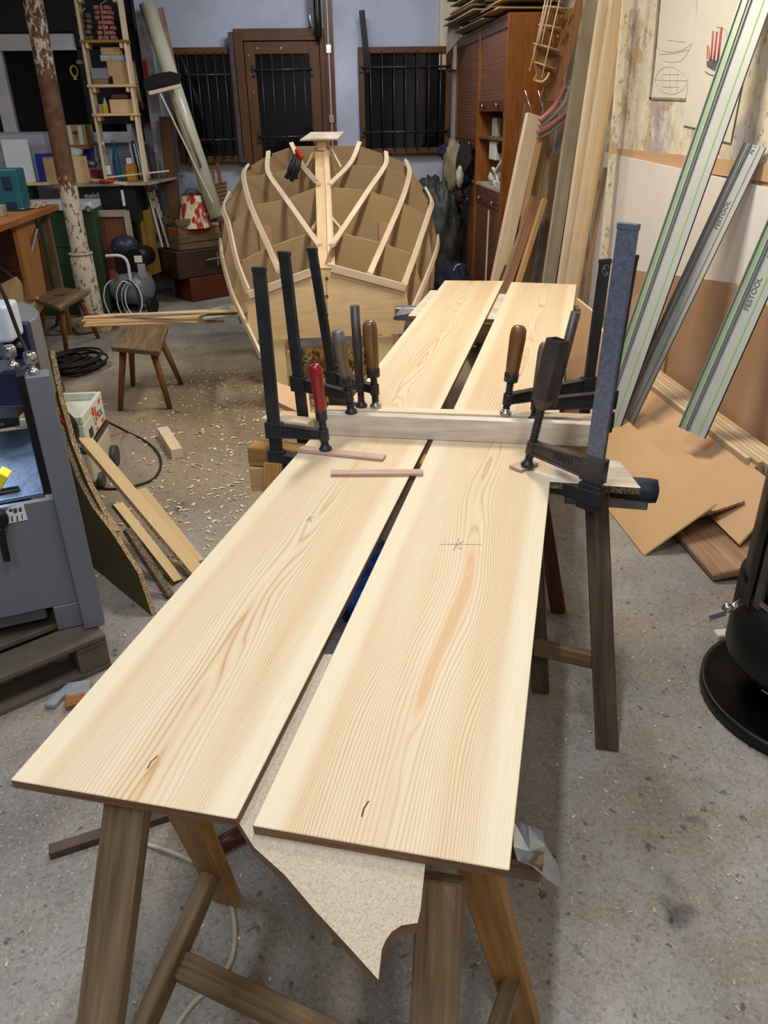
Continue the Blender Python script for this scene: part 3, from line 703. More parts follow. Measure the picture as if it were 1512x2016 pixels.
# cross beams
def cross(name, label, a, b_, h, th, mat, z0=ZT+0.001):
    a = V(a); b_ = V(b_); d = (b_-a).normalized(); n_ = V((-d.y, d.x, 0))
    o = MB().beam(a+n_*th/2+V((0, 0, z0+h/2)), b_+n_*th/2+V((0, 0, z0+h/2)), th, h).build(name, mat, bevel=0.0015)
    return tag(o, label, 'beam')
cross('clamping_beam', 'front planed pale beam on edge across the pine boards', (-0.008, 2.285, 0), (0.842, 2.068, 0), 0.071, 0.032, 'planed')
cross('clamping_beam', 'rear pale beam across the boards, behind the front beam', (0.02, 2.405, 0), (0.87, 2.205, 0), 0.042, 0.04, 'pine_pale')
def chip(label, a, b_, w_, z=ZT+0.0055, t_=0.008, name='packing_strip', mat='pink_strip'):
    a = G(*a, z); b_ = G(*b_, z); return tag(MB().beam(a, b_, w_, t_).build(name, mat, bevel=0.0008), label, 'packing strip')
chip('thin pinkish strip under the red handled clamp', (590, 884), (757, 901), 0.036)
chip('thin pinkish strip bridging the gap between near boards', (652, 931), (833, 930), 0.030)
chip('small square pinkish packing piece under the tall clamp', (1014, 923), (1048, 909), 0.045)

# ------------------------------------------------------------------ clamps
def clamp(label, bt, bb, Yb, bw, bt_, P, ht, ah, hl, hr, hmat, kind='round', barmat='iron', padmat='iron', darm=0.0, jaw=True, arm_h=0.03):
    P = V(P); B1 = W(*bt, Yb); B0 = W(*bb, Yb); t = thing('bar_clamp', label, 'clamp', P)
    HT = W(*ht, P.y); ax = (HT-P).normalized(); L = (HT-P).length
    S = P+ax*ah; bd = (B1-B0).normalized()
    A = B0+bd*((S.z+darm-B0.z)/bd.z)
    ad = (S-A); n_ = bd.cross(ad).normalized()
    m = MB().beam(B0, B1, bw, bt_, up=n_)
    m.beam(B1-bd*0.012, B1+bd*0.002, bw*1.06, bt_*1.25, up=n_); bar = m.build('bar', barmat, t, 0.0015)
    m = MB(); dd = ad.normalized()
    m.beam(A+dd*bw*0.45-bd*arm_h*0.1, S-dd*0.006, arm_h*0.5, arm_h*1.25, up=bd, taper=(0.8, 0.72))
    m.beam(A+dd*bw*0.45+bd*arm_h*0.55, S-dd*0.006+bd*arm_h*0.38, arm_h*0.72, arm_h*0.16, up=bd)
    m.beam(A+dd*bw*0.45-bd*arm_h*0.75, S-dd*0.006-bd*arm_h*0.42, arm_h*0.72, arm_h*0.16, up=bd)
    m.beam(A-bd*arm_h*0.95, A+bd*arm_h*0.75, bw*1.35, bt_*2.3, up=n_)
    m.cyl(S-ax*0.020, S+ax*0.016, 0.0155, n=14)
    m.build('sliding_arm', 'iron' if barmat != 'iron_blue' else 'iron_brown', t, 0.0015)
    h0 = L-hl; prof = []; z = 0.018
    while z < h0: prof += [(0.0095, z), (0.013, z+0.0026), (0.0095, z+0.0052)]; z += 0.0074
    MB().lathe(prof if prof else [(0.008, 0.018), (0.008, h0)], P, ax, n=10).build('screw', 'iron', t)
    MB().lathe([(0.019, 0.0), (0.020, 0.004), (0.016, 0.010), (0.010, 0.018), (0.008, 0.024)], P, ax, n=16).build('pressure_pad', padmat, t)
    H0 = P+ax*h0
    if kind == 'round':
        MB().lathe([(0.010, -0.012), (hr*0.95, -0.01), (hr*0.98, 0.016), (hr*0.9, 0.018)], H0, ax, n=14).build('ferrule', 'iron', t)
        MB().lathe([(hr*0.86, 0.012), (hr*0.92, 0.03), (hr, hl*0.45), (hr*1.08, hl*0.8), (hr*1.0, hl*0.93), (hr*0.7, hl*0.99), (hr*0.2, hl)], H0, ax, n=14).build('handle', hmat, t)
    elif kind == 'square':
        x, y, z_, _ = fr(H0, HT, (0.75, -1, 0)); mm = MB(); o_ = hr
        q = [[H0+x*0.0+y*a*o_*0.35+z_*b2*o_*0.35 for a, b2 in ((-1, -1), (1, -1), (1, 1), (-1, 1))],
             [H0+x*0.035+y*a*o_+z_*b2*o_ for a, b2 in ((-1, -1), (1, -1), (1, 1), (-1, 1))],
             [H0+x*hl+y*a*o_+z_*b2*o_ for a, b2 in ((-1, -1), (1, -1), (1, 1), (-1, 1))],
             [H0+x*hl+y*a*o_*.85+z_*b2*o_*.85 for a, b2 in ((-1, -1), (1, -1), (1, 1), (-1, 1))],
             [H0+x*(hl-0.06)+y*a*o_*.85+z_*b2*o_*.85 for a, b2 in ((-1, -1), (1, -1), (1, 1), (-1, 1))]]
        rr = [mm.add(k) for k in q]
        for i in range(4):
            for k in range(4): mm.face((rr[i]+k, rr[i]+(k+1) % 4, rr[i+1]+(k+1) % 4, rr[i+1]+k))
        mm.face([rr[0]+k for k in (3, 2, 1, 0)]); mm.face([rr[4]+k for k in range(4)])
        mm.build('square_tube_handle', hmat, t)
    elif kind == 'pipe':
        MB().cyl(H0, HT, hr, n=14).build('pipe_handle', hmat, t)
    if jaw:
        J = B0+bd*0.022; T_ = V((P.x, P.y, J.z))
        mm = MB().beam(J-dd*bw*0.7, J+(T_-J)*0.95, arm_h*0.8, arm_h*1.1, up=bd, taper=(0.8, 0.7)); mm.beam(J-bd*arm_h, J+bd*arm_h*0.9, bw*1.3, bt_*2.2, up=n_)
        mm.build('fixed_jaw', 'iron', t, 0.0015)
    return t, bar, A, S, bd, n_
PS = lambda x, y, z: G(x, y, z)
clamp('black bar clamp with a red wooden handle, leftmost at the joint', (510, 527), (547, 914), 2.20, 0.040, 0.011, PS(641, 885, 0.760), (620, 716), 0.050, 0.160, 0.0178, 'red_paint')
cb = clamp('bar clamp with worn bar and grey taped wooden handle', (559, 496), (604, 885), 2.42, 0.044, 0.012, PS(692, 813, 0.822), (664, 649), 0.060, 0.165, 0.0185, 'handle_grey')
clamp('dark bar clamp with brown handle and bright pad, on the left', (614, 488), (664, 800), 2.56, 0.041, 0.011, PS(740, 801, 0.794), (727, 631), 0.062, 0.172, 0.0225, 'handle_brown', padmat='zinc')
clamp('low bar clamp with a tall rusty pipe handle, behind the left clamps', (657, 673), (668, 800), 2.64, 0.036, 0.011, PS(712, 800, 0.794), (698, 602), 0.070, 0.25, 0.015, 'iron_brown', kind='pipe')
ce = clamp('black bar clamp with brown handle, ring emblem near the bar top', (1192, 511), (1144, 862), 2.38, 0.040, 0.012, PS(995, 815, 0.794), (1023, 641), 0.052, 0.165, 0.0235, 'handle_brown', padmat='zinc', arm_h=0.036)
cf = clamp('tallest clamp with blue-grey steel bar and square tube handle', (1238, 441), (1160, 990), 1.795, 0.050, 0.013, PS(1038, 917, 0.760), (1099, 668), 0.058, 0.20, 0.0225, 'iron_brown', kind='square', barmat='iron_blue', arm_h=0.040, darm=-0.005)
clamp('black bar clamp hidden behind the tallest clamp, dark wooden handle', (1246, 503), (1190, 842), 2.24, 0.034, 0.012, PS(1050, 828, 0.794), (1075, 674), 0.055, 0.17, 0.019, 'handle_grey', arm_h=0.036, darm=-0.004)
ht_ = W(664, 649, PS(692, 813, 0.822).y); axb = (ht_-PS(692, 813, 0.822)).normalized()
MB().lathe([(0.0195, 0), (0.0200, 0.012), (0.0192, 0.014), (0.0185, 0.030), (0.016, 0.034)], ht_-axb*0.036, axb, n=14).build('tape_wrap', 'steel_dull', cb[0])
# emblem, casting letters and the loose pipe of the tallest clamp
tt, bar, A, S, bd, n_ = ce
B1 = W(1192, 511, 2.38); nn_ = n_ if n_.y < 0 else -n_; sx = nn_.cross(bd) * -1
sx = bd.cross(nn_)
cen = B1-bd*0.032+nn_*0.0072
mb = MB(); mb.tube([cen+sx*0.0105*cos(a)+bd*0.017*sin(a) for a in [radians(20+k*320/20) for k in range(21)]], 0.0022, n=6); mb.build('ring_emblem', 'steel_dull', bar)
lettering('S', 0.026, cen-sx*0.007-bd*0.009, sx, bd, 'steel_dull', bar)
tt, bar, A, S, bd, n_ = cf
nn_ = n_ if n_.y < 0 else -n_; sx = bd.cross(nn_)
lettering('WIENER', 0.018, S+(A-S)*0.42+nn_*0.0105-bd*0.006, (A-S), bd, 'iron', tt, depth=0.001) if False else None
for k in range(7):
    c0 = S+(A-S)*(0.40+k*0.045)+nn_*0.011; MB().beam(c0-bd*0.009+sx*0.002*(k % 2), c0+bd*0.009-sx*0.002*(k % 2), 0.003, 0.002, up=nn_).build('cast_letter', 'iron', tt)
MB().cyl(W(1085, 800, 2.03), W(1134, 614, 2.03), 0.0135, n=14).build('loose_pipe', 'iron_brown', tt)

# ------------------------------------------------------------------ small things under the boards
bag = MB().ell(G(713, 1135, 0.12), 0.17, 0.2, 0.12, 20, 14, amp=0.5, freq=3.5, seed=3)
tag(bag.build('plastic_bag', 'blue_bag'), 'blue plastic bag glimpsed through the gap between near boards', 'bag')
fo = MB(); fa = [G(1012, 1618, 0.735), G(1040, 1626, 0.745), G(1066, 1636, 0.74)]; fb = [G(1010, 1668, 0.74), G(1042, 1676, 0.735), G(1072, 1664, 0.72)]; fc = [G(1018, 1694, 0.735), G(1070, 1706, 0.68), G(1096, 1702, 0.64)]; fd = [G(1048, 1706, 0.72), G(1090, 1742, 0.64), G(1106, 1748, 0.60)]
rows = [fa, fb, fc, fd]; n0 = fo.add([p for r_ in rows for p in r_])
for i in range(3):
    for j in range(2): fo.face((n0+i*3+j, n0+i*3+j+1, n0+i*3+j+4, n0+i*3+j+3))
o = fo.build('foil_flap', 'foil', t1); sd = o.modifiers.new('s', 'SOLIDIFY'); sd.thickness = 0.002
# floor clutter near the first trestle
o = MB().beam(G(98, 1678, 0.012), G(345, 1598, 0.012), 0.032, 0.024).build('steel_bar', 'rust_bar', bevel=0.001); tag(o, 'brown square steel bar lying on the floor behind the near left trestle leg', 'bar')
o = MB().cyl(G(418, 1672, 0.022), G(505, 1625, 0.022), 0.022, n=16).build('iron_pipe', 'pipe_red'); tag(o, 'red-brown iron pipe end on the floor under the boards', 'pipe')
pts = [G(x, y, 0.006) for x, y in ((278, 1660), (320, 1672), (370, 1692), (410, 1712), (450, 1770), (462, 1830), (455, 1890), (425, 1935), (380, 1975), (340, 2030))]
tag(MB().tube(smooth(pts), 0.0055).build('white_cable', 'cable_white'), 'white cable curling over the floor through the near trestle', 'cable')
cl = MB().prism([G(x, y, 0.0) for x, y in ((88, 1396), (118, 1368), (135, 1352), (180, 1346), (178, 1372), (150, 1385), (128, 1376), (108, 1398))], (0, 0, 0.02), 0, None, 0); tag(cl.build('cloth_scrap', 'grey_cloth', bevel=0.004), 'grey crumpled scrap on the floor by the pallet', 'scrap')
o = MB().beam(G(130, 1385, 0.012), G(168, 1376, 0.012), 0.05, 0.02).build('timber_block', 'bench_top', bevel=0.002); tag(o, 'small brown wood offcut under the grey scrap by the pallet', 'block')
o = MB().beam(G(321, 849, 0.028), G(349, 893, 0.028), 0.062, 0.055).build('timber_block', 'pine_pale', bevel=0.002); tag(o, 'short pale pine block alone on the floor in front of the stool', 'block')

# ------------------------------------------------------------------ wood stove at the right edge
sx_, sy_ = 1.462, 1.72
st = thing('wood_stove', 'round black wood stove with glass door at the right edge', 'stove', (sx_, sy_, 0))
MB().lathe([(0.30, 0), (0.315, 0.004), (0.315, 0.045), (0.302, 0.045), (0.298, 0.018), (0.01, 0.016)], (sx_, sy_, 0), n=48).build('floor_tray', 'stove_black', st)
MB().lathe([(0.17, 0.016), (0.17, 0.15), (0.262, 0.17), (0.268, 0.19), (0.268, 0.42), (0.01, 0.42)], (sx_, sy_, 0), n=48).build('lower_body', 'stove_black', st)
MB().lathe([(0.01, 0.42), (0.258, 0.42), (0.258, 1.02), (0.27, 1.03), (0.27, 1.06), (0.01, 1.07)], (sx_, sy_, 0), n=48).build('upper_body', 'stove_black', st)
def arcw(r0, r1, a0, a1, z0, z1, nm, mt, par, k=16):
    m_ = MB(); P_ = []
    for i in range(k+1):
        a = radians(a0+(a1-a0)*i/k)
        P_.append([V((sx_+r*cos(a), sy_+r*sin(a), z)) for r, z in ((r0, z0), (r1, z0), (r1, z1), (r0, z1))])
    ns = [m_.add(p) for p in P_]
    for i in range(k):
        for q in range(4): m_.face((ns[i]+q, ns[i]+(q+1) % 4, ns[i+1]+(q+1) % 4, ns[i+1]+q), None, 0, q in (1, 3))
    m_.face([ns[0]+q for q in (3, 2, 1, 0)]); m_.face([ns[-1]+q for q in range(4)])
    return m_.build(nm, mt, par)
arcw(0.258, 0.264, 188, 320, 0.46, 0.96, 'glass_door', 'stove_glass', st)
arcw(0.256, 0.272, 184, 189, 0.40, 1.0, 'door_edge', 'steel_dull', st); arcw(0.256, 0.272, 174, 181, 0.38, 1.02, 'door_post', 'black', st)
arcw(0.264, 0.272, 189, 320, 0.415, 0.43, 'chrome_line', 'zinc', st)
hp = W(1440, 1196, 1.60)
lv = MB().ell(hp+V((-.012, 0, 0)), 0.014, 0.014, 0.014, 12, 8); lv.cyl(hp, hp+V((0.035, 0.02, 0)), 0.009); lv.build('lever_knob', 'zinc', st)
MB().beam(hp+V((-.02, -.01, -.008)), W(1396, 1216, 1.60), 0.006, 0.016).build('lever_blade', 'steel_dull', st)
arcw(0.272, 0.275, 205, 225, 0.17, 0.175, 'slot_line', 'zinc', st)
o = MB().box(*[*G(1385, 1292, 0.052)[:2], 0.046, G(1385, 1292)[0]+0.0, G(1385, 1292)[1], 0.1]).build('x', 'stone') if False else None
tag(MB().box(*(lambda q: (q[0], q[1], 0.0, q[3], q[4], q[5]))(pbox(1411, 1252, 1437, 1290, 2.02, 0.04))).build('stone_block', 'dusty_white', bevel=0.004), 'small pale block wedged behind the stove floor tray', 'block')

# ------------------------------------------------------------------ thicknessing machine on its pallet, left edge
MO = V((-0.80, 2.21, 0)); E1 = V((0.955, 0.296, 0)); E2 = V((-0.296, 0.955, 0)); EZ = V((0, 0, 1))
def LM(a, b_, z): return MO+E1*a+E2*b_+EZ*z
def mbx(mb, a0, b0, z0, a1, b1, z1): return mb.obox(LM((a0+a1)/2, (b0+b1)/2, (z0+z1)/2), E1, E2, EZ, a1-a0, b1-b0, z1-z0)
mc = thing('planing_machine', 'grey and navy planing machine standing on a pallet at the left edge', 'machine', (-1.1, 2.45, 0.14))
m = MB(); mbx(m, -0.55, 0.0, 0.235, -0.034, 0.02, 0.618); mbx(m, -0.115, 0.0, 0.142, -0.034, 0.02, 0.235); mbx(m, -0.55, 0.02, 0.235, -0.53, 0.5, 0.618); mbx(m, -0.06, 0.02, 0.142, -0.034, 0.5, 0.618)
m.build('cabinet_body', 'machine_grey', mc, 0.003)
MB().prism([G(0, 985, .62), G(106, 965, .62), G(62, 842, .62), G(0, 850, .62), G(-110, 870, .62), G(-120, 1003, .62)], (0, 0, -0.012)).build('machine_table', 'machine_table', mc, 0.001)
m = MB(); mbx(m, -0.53, 0.03, 0.18, -0.14, 0.56, 0.60); m.build('gear_housing', 'machine_grey', mc, 0.003)
m = MB(); mbx(m, -0.50, 0.44, 0.622, -0.40, 0.54, 0.90); m.build('head_column', 'machine_grey', mc, 0.003)
m = MB(); mbx(m, -0.30, 0.25, 0.86, -0.12, 0.50, 0.95); m.build('head_bridge', 'machine_blue', mc, 0.003)
m = MB(); mbx(m, -0.034, -0.033, 0.142, 0.032, 0.032, 1.012); m.build('column', 'machine_grey', mc, 0.004)
m = MB(); mbx(m, -0.062, 0.04, 0.45, -0.036, 0.10, 1.0); m.build('gap_strip', 'black', mc, 0.003)  # narrow black strip filling the dark gap between table and column
m = MB(); mbx(m, -0.075, 0.40, 0.45, -0.045, 0.44, 0.9); m.build('spindle_cover', 'steel_dull', mc, 0.003)
for dx, dy, z in ((-0.008, -0.005, 1.012), (-0.06, 0.06, 1.02)):
    p = LM(dx, dy, z)
    MB().lathe([(0.017, 0), (0.017, 0.012), (0.008, 0.014), (0.008, 0.03), (0.019, 0.034), (0.019, 0.058), (0.014, 0.064)], p, n=8).build('adjusting_knob', 'zinc', mc)
m = MB(); ctr = [G(x, y, 1.05) for x, y in ((-90, 606), (-30, 599), (10, 595), (45, 594), (64, 600), (76, 611), (72, 624), (55, 634), (12, 637), (2, 622), (-90, 632))]
m.prism(ctr, (0, 0, -0.30)); m.build('hood', 'machine_grey', mc, 0.004)
MB().box(*pbox(14, 640, 66, 775, 2.60, 0.05)).build('head_plate', 'machine_blue', mc, 0.003)
MB().box(*pbox(-60, 606, 17, 676, 2.44, 0.12)).build('feed_cover', 'machine_light', mc, 0.012, seg=3)
MB().box(*pbox(-60, 738, 44, 800, 2.40, 0.16)).build('cutter_housing', 'machine_blue', mc, 0.003)
MB().box(*pbox(-60, 800, 34, 822, 2.46, 0.2)).build('roller_gap', 'black', mc)
for x, y in ((34, 655), (39, 679)):
    p = W(x, y, 2.597); MB().lathe([(0.013, 0), (0.013, 0.004), (0.007, 0.006), (0.007, 0.012)], p, (0, -1, 0), n=14).build('bolt', 'zinc', mc)
m = MB(); q = [G(x, y, .50) for x, y in ((0, 0),)]
stk = [W(x, y, Yq) for x, y, Yq in ((10, 1016, 2.19), (14, 1002, 2.19), (48, 991, 2.19), (55, 1023, 2.19), (17, 1031, 2.19))]
# stickers and knobs lie on the front panel
def onp(x, y, lift=0.0025):
    d = ray(x, y); n_ = -E2; o_ = LM(0, -lift, 0); k = (o_-CAM).dot(n_)/d.dot(n_); return CAM+d*k
MB().prism([onp(*p) for p in ((10, 1011), (16, 1001), (46, 992), (55, 1023), (17, 1031))], E2*0.001).build('warning_sticker', 'sticker', mc)
for pts in (((17, 1003), (24, 1001), (25, 1007), (18, 1008)), ((26, 1002), (33, 1000), (34, 1009), (27, 1011)), ((36, 1001), (42, 999), (43, 1007), (38, 1008)), ((22, 1016), (25, 1016), (26, 1026), (23, 1027)), ((32, 1016), (35, 1016), (36, 1026), (33, 1027)), ((42, 1013), (44, 1012), (45, 1022), (43, 1022))):
    MB().prism([onp(x, y, 0.0034) for x, y in pts], E2*0.0006).build('sticker_print', 'vac_dark', mc)
MB().lathe([(0.03, 0), (0.03, 0.02), (0.022, 0.026)], onp(-4, 1020, 0), -E2, n=16).build('black_knob', 'black', mc)
MB().beam(onp(0, 1040, 0.02), onp(14, 1105, 0.02), 0.02, 0.012).build('hand_lever', 'black', mc, 0.003)
MB().beam(G(-12, 945, 0.66), G(8, 955, 0.64), 0.05, 0.09).build('yellow_stop', 'yellow', mc, 0.003)
MB().beam(G(-30, 975, 0.625), G(38, 962, 0.625), 0.03, 0.012).build('stop_bracket', 'black', mc, 0.003)
bx_ = thing('tool_case', 'black case with green and white lettering at the back of the machine table', 'case', G(10, 845, 0.625))
a, b_ = G(-80, 858, 0.625), G(39, 839, 0.625)
MB().prism([a, b_, b_+E2*0.16, a+E2*0.16], (0, 0, 0.085)).build('case_body', 'black', bx_, 0.003)
dx = (b_-a).normalized(); nrm = V((dx.y, -dx.x, 0))
lettering('FESTOOL', 0.028, b_-dx*0.165+nrm*0.001+V((0, 0, 0.042)), dx, (0, 0, 1), 'letter_green', bx_)
lettering('VARTEX', 0.016, b_-dx*0.11+nrm*0.001+V((0, 0, 0.014)), dx, (0, 0, 1), 'letter_light', bx_)
tag(MB().tube(smooth([W(-10, 545, 2.3), W(12, 590, 2.3), W(38, 660, 2.3), W(66, 720, 2.28), W(98, 790, 2.3), W(112, 850, 2.45), W(118, 905, 2.5)]), 0.006).build('black_cable', 'cable_black'), 'black cable hanging over the planing machine', 'cable')
lamp('lamp_machine', LM(-0.22, 0.22, 0.86), LM(-0.22, 0.2, 0.6), 0.05, 0.3, 2.2, COOL)
# pallet
P0 = G(207, 1248, .14); P0.z = 0; Q1 = V((0.817, 0.576, 0)); Q2 = V((-0.576, 0.817, 0))
pl = thing('pallet', 'worn wooden pallet under the planing machine', 'pallet', P0-Q1*0.4+Q2*0.3)
def pbx(m, a0, b0, z0, a1, b1, z1): return m.obox(P0+Q1*(a0+a1)/2+Q2*(b0+b1)/2+EZ*(z0+z1)/2, Q1, Q2, EZ, a1-a0, b1-b0, z1-z0)
for b0 in (0, 0.165, 0.33, 0.50, 0.66): m = MB(); pbx(m, -0.95, b0, 0.120, 0.0, b0+0.125, 0.1395); m.build('top_board', 'pallet', pl, 0.003)
for a0 in (-0.95, -0.52, -0.10):
    for b0 in (0.0, 0.34, 0.66): m = MB(); pbx(m, a0, b0+0.005, 0.02, a0+0.10, b0+0.12, 0.101); m.build('block', 'pallet', pl, 0.003)
    m = MB(); pbx(m, a0, 0.003, 0.102, a0+0.10, 0.785, 0.119); m.build('stringer', 'pallet', pl, 0.002)
for b0 in (0.0, 0.34, 0.66): m = MB(); pbx(m, -0.95, b0+0.003, 0.0, 0.0, b0+0.122, 0.019); m.build('bottom_board', 'pallet', pl, 0.002)

# ------------------------------------------------------------------ sheets leaning between the machine and the table
b1_, b2_, tt_ = G(300, 1214), G(150, 1090), W(82, 688, 3.0); sn = (b2_-b1_).cross(tt_-b1_).normalized(); sn = sn if sn.y > 0 else -sn
edge = [(272, 1130), (221, 1050), (183, 1000), (155, 950), (124, 870), (101, 780), (82, 688)]
tag(MB().prism([b1_]+[PP(x, y, b1_, sn) for x, y in edge]+[PP(64, 700, b1_, sn), b2_], sn*0.018, 0, None, 1).build('particle_board', ['mdf_olive', 'chip']), 'big olive-dark board with a curved edge leaning behind the grey column', 'board')
q0 = b1_+sn*0.019; e2_ = [(228, 1046), (204, 1012), (173, 952), (141, 872), (116, 782), (97, 690)]
tag(MB().prism([PP(x, y, q0, sn) for x, y in e2_]+[PP(80, 700, q0, sn), PP(100, 800, q0, sn), PP(130, 900, q0, sn), PP(175, 1010, q0, sn), PP(215, 1060, q0, sn)], sn*0.020, 0, None, 1).build('particle_board', ['mdf_olive', 'chip']), 'narrower curved chipboard offcut leaning on the back of the olive-dark board', 'offcut')
def plank(label, a, b_, w_, t_, up, mats, name='particle_board'):
    x, y, z, L = fr(a, b_, up); c = V(a)
    m = MB(); ps = [V(a)-y*w_/2, V(a)+y*w_/2, V(b_)+y*w_/2, V(b_)-y*w_/2]
    m.prism(ps, z*-t_, 0, None, 1); return tag(m.build(name, mats), label, 'board')
plank('long tan board with chipboard edge slanting from beside the vacuum to the floor', W(168, 862, 3.35), G(404, 1140, 0.015), 0.075, 0.018, (0.8, -0.45, 0.6), ['tan_face', 'chip'])
plank('tan notched strip leaning just left of the long tan board', W(232, 990, 2.93), G(352, 1142, 0.014), 0.05, 0.018, (0.8, -0.45, 0.6), ['tan_face', 'chip_dark'])
plank('dark chipboard strip leaning between the tan strip and the olive-dark board', W(252, 1040, 2.72), G(338, 1172, 0.012), 0.03, 0.022, (0.8, -0.45, 0.6), ['chip_dark', 'chip_dark'])
plank('pale thin offcut lying on the floor beyond the long tan board', G(276, 962, 0.012), G(388, 1105, 0.012), 0.06, 0.012, (0, 0, 1), ['tan_face', 'tan_face'])
hm = thing('ear_defender', 'black rounded cap with white and red stripes wedged behind the grey column', 'headgear', W(118, 850, 3.02))
MB().ell(W(118, 850, 3.06), 0.075, 0.07, 0.10, 18, 12).build('cap_shell', 'black', hm)
MB().tube(smooth([W(98, 812, 2.97), W(112, 824, 2.97), W(126, 842, 2.97)]), 0.014, flat=0.6).build('white_band', 'sticker', hm)
MB().tube(smooth([W(110, 816, 2.955), W(120, 824, 2.955), W(128, 832, 2.955)]), 0.011, flat=0.6).build('red_stripe', 'red_plastic', hm)

# ------------------------------------------------------------------ vacuum extractor and cables
vc = thing('vacuum_extractor', 'cream workshop vacuum with orange sticker on its side, near the front stool', 'vacuum', (-1.33, 3.78, 0))
def vb(nm, mt, x0, y0, z0, x1, y1, z1, bv=0.01, par=vc): return MB().box(x0, y0, z0, x1, y1, z1).build(nm, mt, par, bv, seg=2)
vb('container', 'vac_body', -1.50, 3.55, 0.05, -1.165, 3.95, 0.215, 0.02)
vb('rubber_bumper', 'vac_dark', -1.505, 3.545, 0.216, -1.158, 3.957, 0.238)
vb('motor_head', 'vac_light', -1.49, 3.56, 0.239, -1.17, 3.945, 0.36)
m = MB(); m.box(-1.49, 3.56, 0.36, -1.47, 3.945, 0.40); m.box(-1.19, 3.56, 0.36, -1.17, 3.945, 0.40); m.box(-1.47, 3.925, 0.36, -1.19, 3.945, 0.40); m.box(-1.47, 3.56, 0.36, -1.19, 3.58, 0.40)
m.build('tray_rim', 'vac_light', vc, 0.004)
MB().box(-1.1695, 3.72, 0.255, -1.168, 3.90, 0.385).build('sticker', 'sticker', vc)
for y0, z0, y1, z1 in ((3.72, .34, 3.75, .385), (3.76, .30, 3.785, .375), (3.79, .32, 3.82, .34), (3.74, .255, 3.77, .275), (3.85, .36, 3.885, .385), (3.85, .26, 3.89, .28)):
    MB().box(-1.1678, y0, z0, -1.1668, y1, z1).build('sticker_print', 'orange_red', vc)
lettering('L', 0.06, (-1.1675, 3.73, 0.29), (0, 1, 0), (0, 0, 1), 'letter_dark', vc); lettering('SOL', 0.05, (-1.1675, 3.80, 0.30), (0, 1, 0), (0, 0, 1), 'letter_dark', vc)
MB().box(-1.169, 3.62, 0.262, -1.1665, 3.68, 0.31).build('socket', 'vac_dark', vc)
MB().box(-1.169, 3.70, 0.239, -1.1655, 3.93, 0.252).build('latch', 'black', vc)
MB().cyl((-1.175, 3.90, 0.055), (-1.135, 3.90, 0.055), 0.055, n=20).build('wheel', 'vac_dark', vc)
MB().cyl((-1.175, 3.62, 0.04), (-1.145, 3.62, 0.04), 0.04, n=16).build('castor', 'vac_dark', vc)
MB().tube(smooth([(-1.33, 3.62, 0.40), (-1.32, 3.60, 0.52), (-1.33, 3.72, 0.60), (-1.36, 3.86, 0.56), (-1.37, 3.93, 0.42)]), 0.03, n=8, flat=0.6).build('hose_bracket', 'vac_dark', vc)
MB().box(-1.45, 3.66, 0.405, -1.35, 3.84, 0.53).build('tool_holder', 'steel_dull', vc, 0.008)
for ch in vc.children: ch.location.x += 0.04
vc.location.x += 0.0
vcab = [W(197, 822, 3.97), G(215, 832, 0.12), G(250, 850, 0.006), G(285, 868, 0.006), G(308, 888, 0.006), G(317, 912, 0.006), G(309, 935, 0.006), G(290, 949, 0.006), G(250, 960, 0.006), G(200, 962, 0.006), G(150, 950, 0.006)]
tag(MB().tube(smooth(vcab), 0.0065).build('power_cable', 'cable_black'), 'black power cable looping over the floor from the vacuum', 'cable')
coil = MB(); cc = G(138, 728, 0.0); random.seed(5)
for k in range(13):
    rx, ry = random.uniform(.12, .21), random.uniform(.14, .26); ph = random.uniform(-.3, .3); ox, oy = random.uniform(-.05, .05), random.uniform(-.06, .06)
    pts = []
    for i in range(26):
        a = 2*pi*i/26; x_ = rx*cos(a)*(1+.25*sin(a)); y_ = ry*sin(a)
        pts.append((cc.x+ox+x_*cos(ph)-y_*sin(ph), cc.y+oy+x_*sin(ph)+y_*cos(ph), 0.009+0.0075*k+0.008*sin(a*2+k)))
    coil.tube(pts, 0.0085, n=6, closed=True)
coil.tube(smooth([cc+V((.1, -.1, .05)), G(182, 722, 0.02), G(187, 716, 0.02), G(172, 704, 0.03), cc+V((0, .1, .06))]), 0.0085, n=6)
tag(coil.build('cable_coil', 'cable_black'), 'heap of coiled black cable on the floor between the stools', 'cable coil')

# ------------------------------------------------------------------ stools
def stool(label, seat, th, feet, tops, mseat, mleg, r0=0.016, r1=0.023, rim=False):
    c = sum((V(p) for p in seat), V((0, 0, 0)))/len(seat); t = thing('wooden_stool', label, 'stool', (c.x, c.y, 0))
    so = MB().prism(seat, (0, 0, -th)).build('seat', mseat, t, 0.006, seg=2)
    for f_, tp in zip(feet, tops): MB().cyl(f_, tp, r0, r1, n=12).build('leg', mleg, t)
    return t, so
zs = 0.44; feet = [G(237, 808), G(335, 805), G(357, 757), G(262, 760)]
seat = [G(218, 682, zs), G(314, 691, zs), G(331, 641, zs), G(243, 634, zs)]; cs = sum(seat, V((0, 0, 0)))/4
tops = [cs+(p-cs)*0.62-V((0, 0, 0.03)) for p in seat]
stool('dark wooden stool with splayed legs standing clear on the floor', seat, 0.032, feet, tops, 'oak_grey', 'stool_leg')
zs2 = 0.45; seat2 = [G(58, 585, zs2), G(118, 606, zs2), G(176, 572, zs2), G(118, 564, zs2)]; c2 = sum(seat2, V((0, 0, 0)))/4
feet2 = [G(82, 690), G(132, 701), G(194, 666), G(112, 640)]
t_, so = stool('weathered wooden stool with a grip slot beside the iron post', seat2, 0.03, feet2, [c2+(p-c2)*0.6-V((0, 0, 0.028)) for p in seat2], 'oak_grey', 'stool_leg')
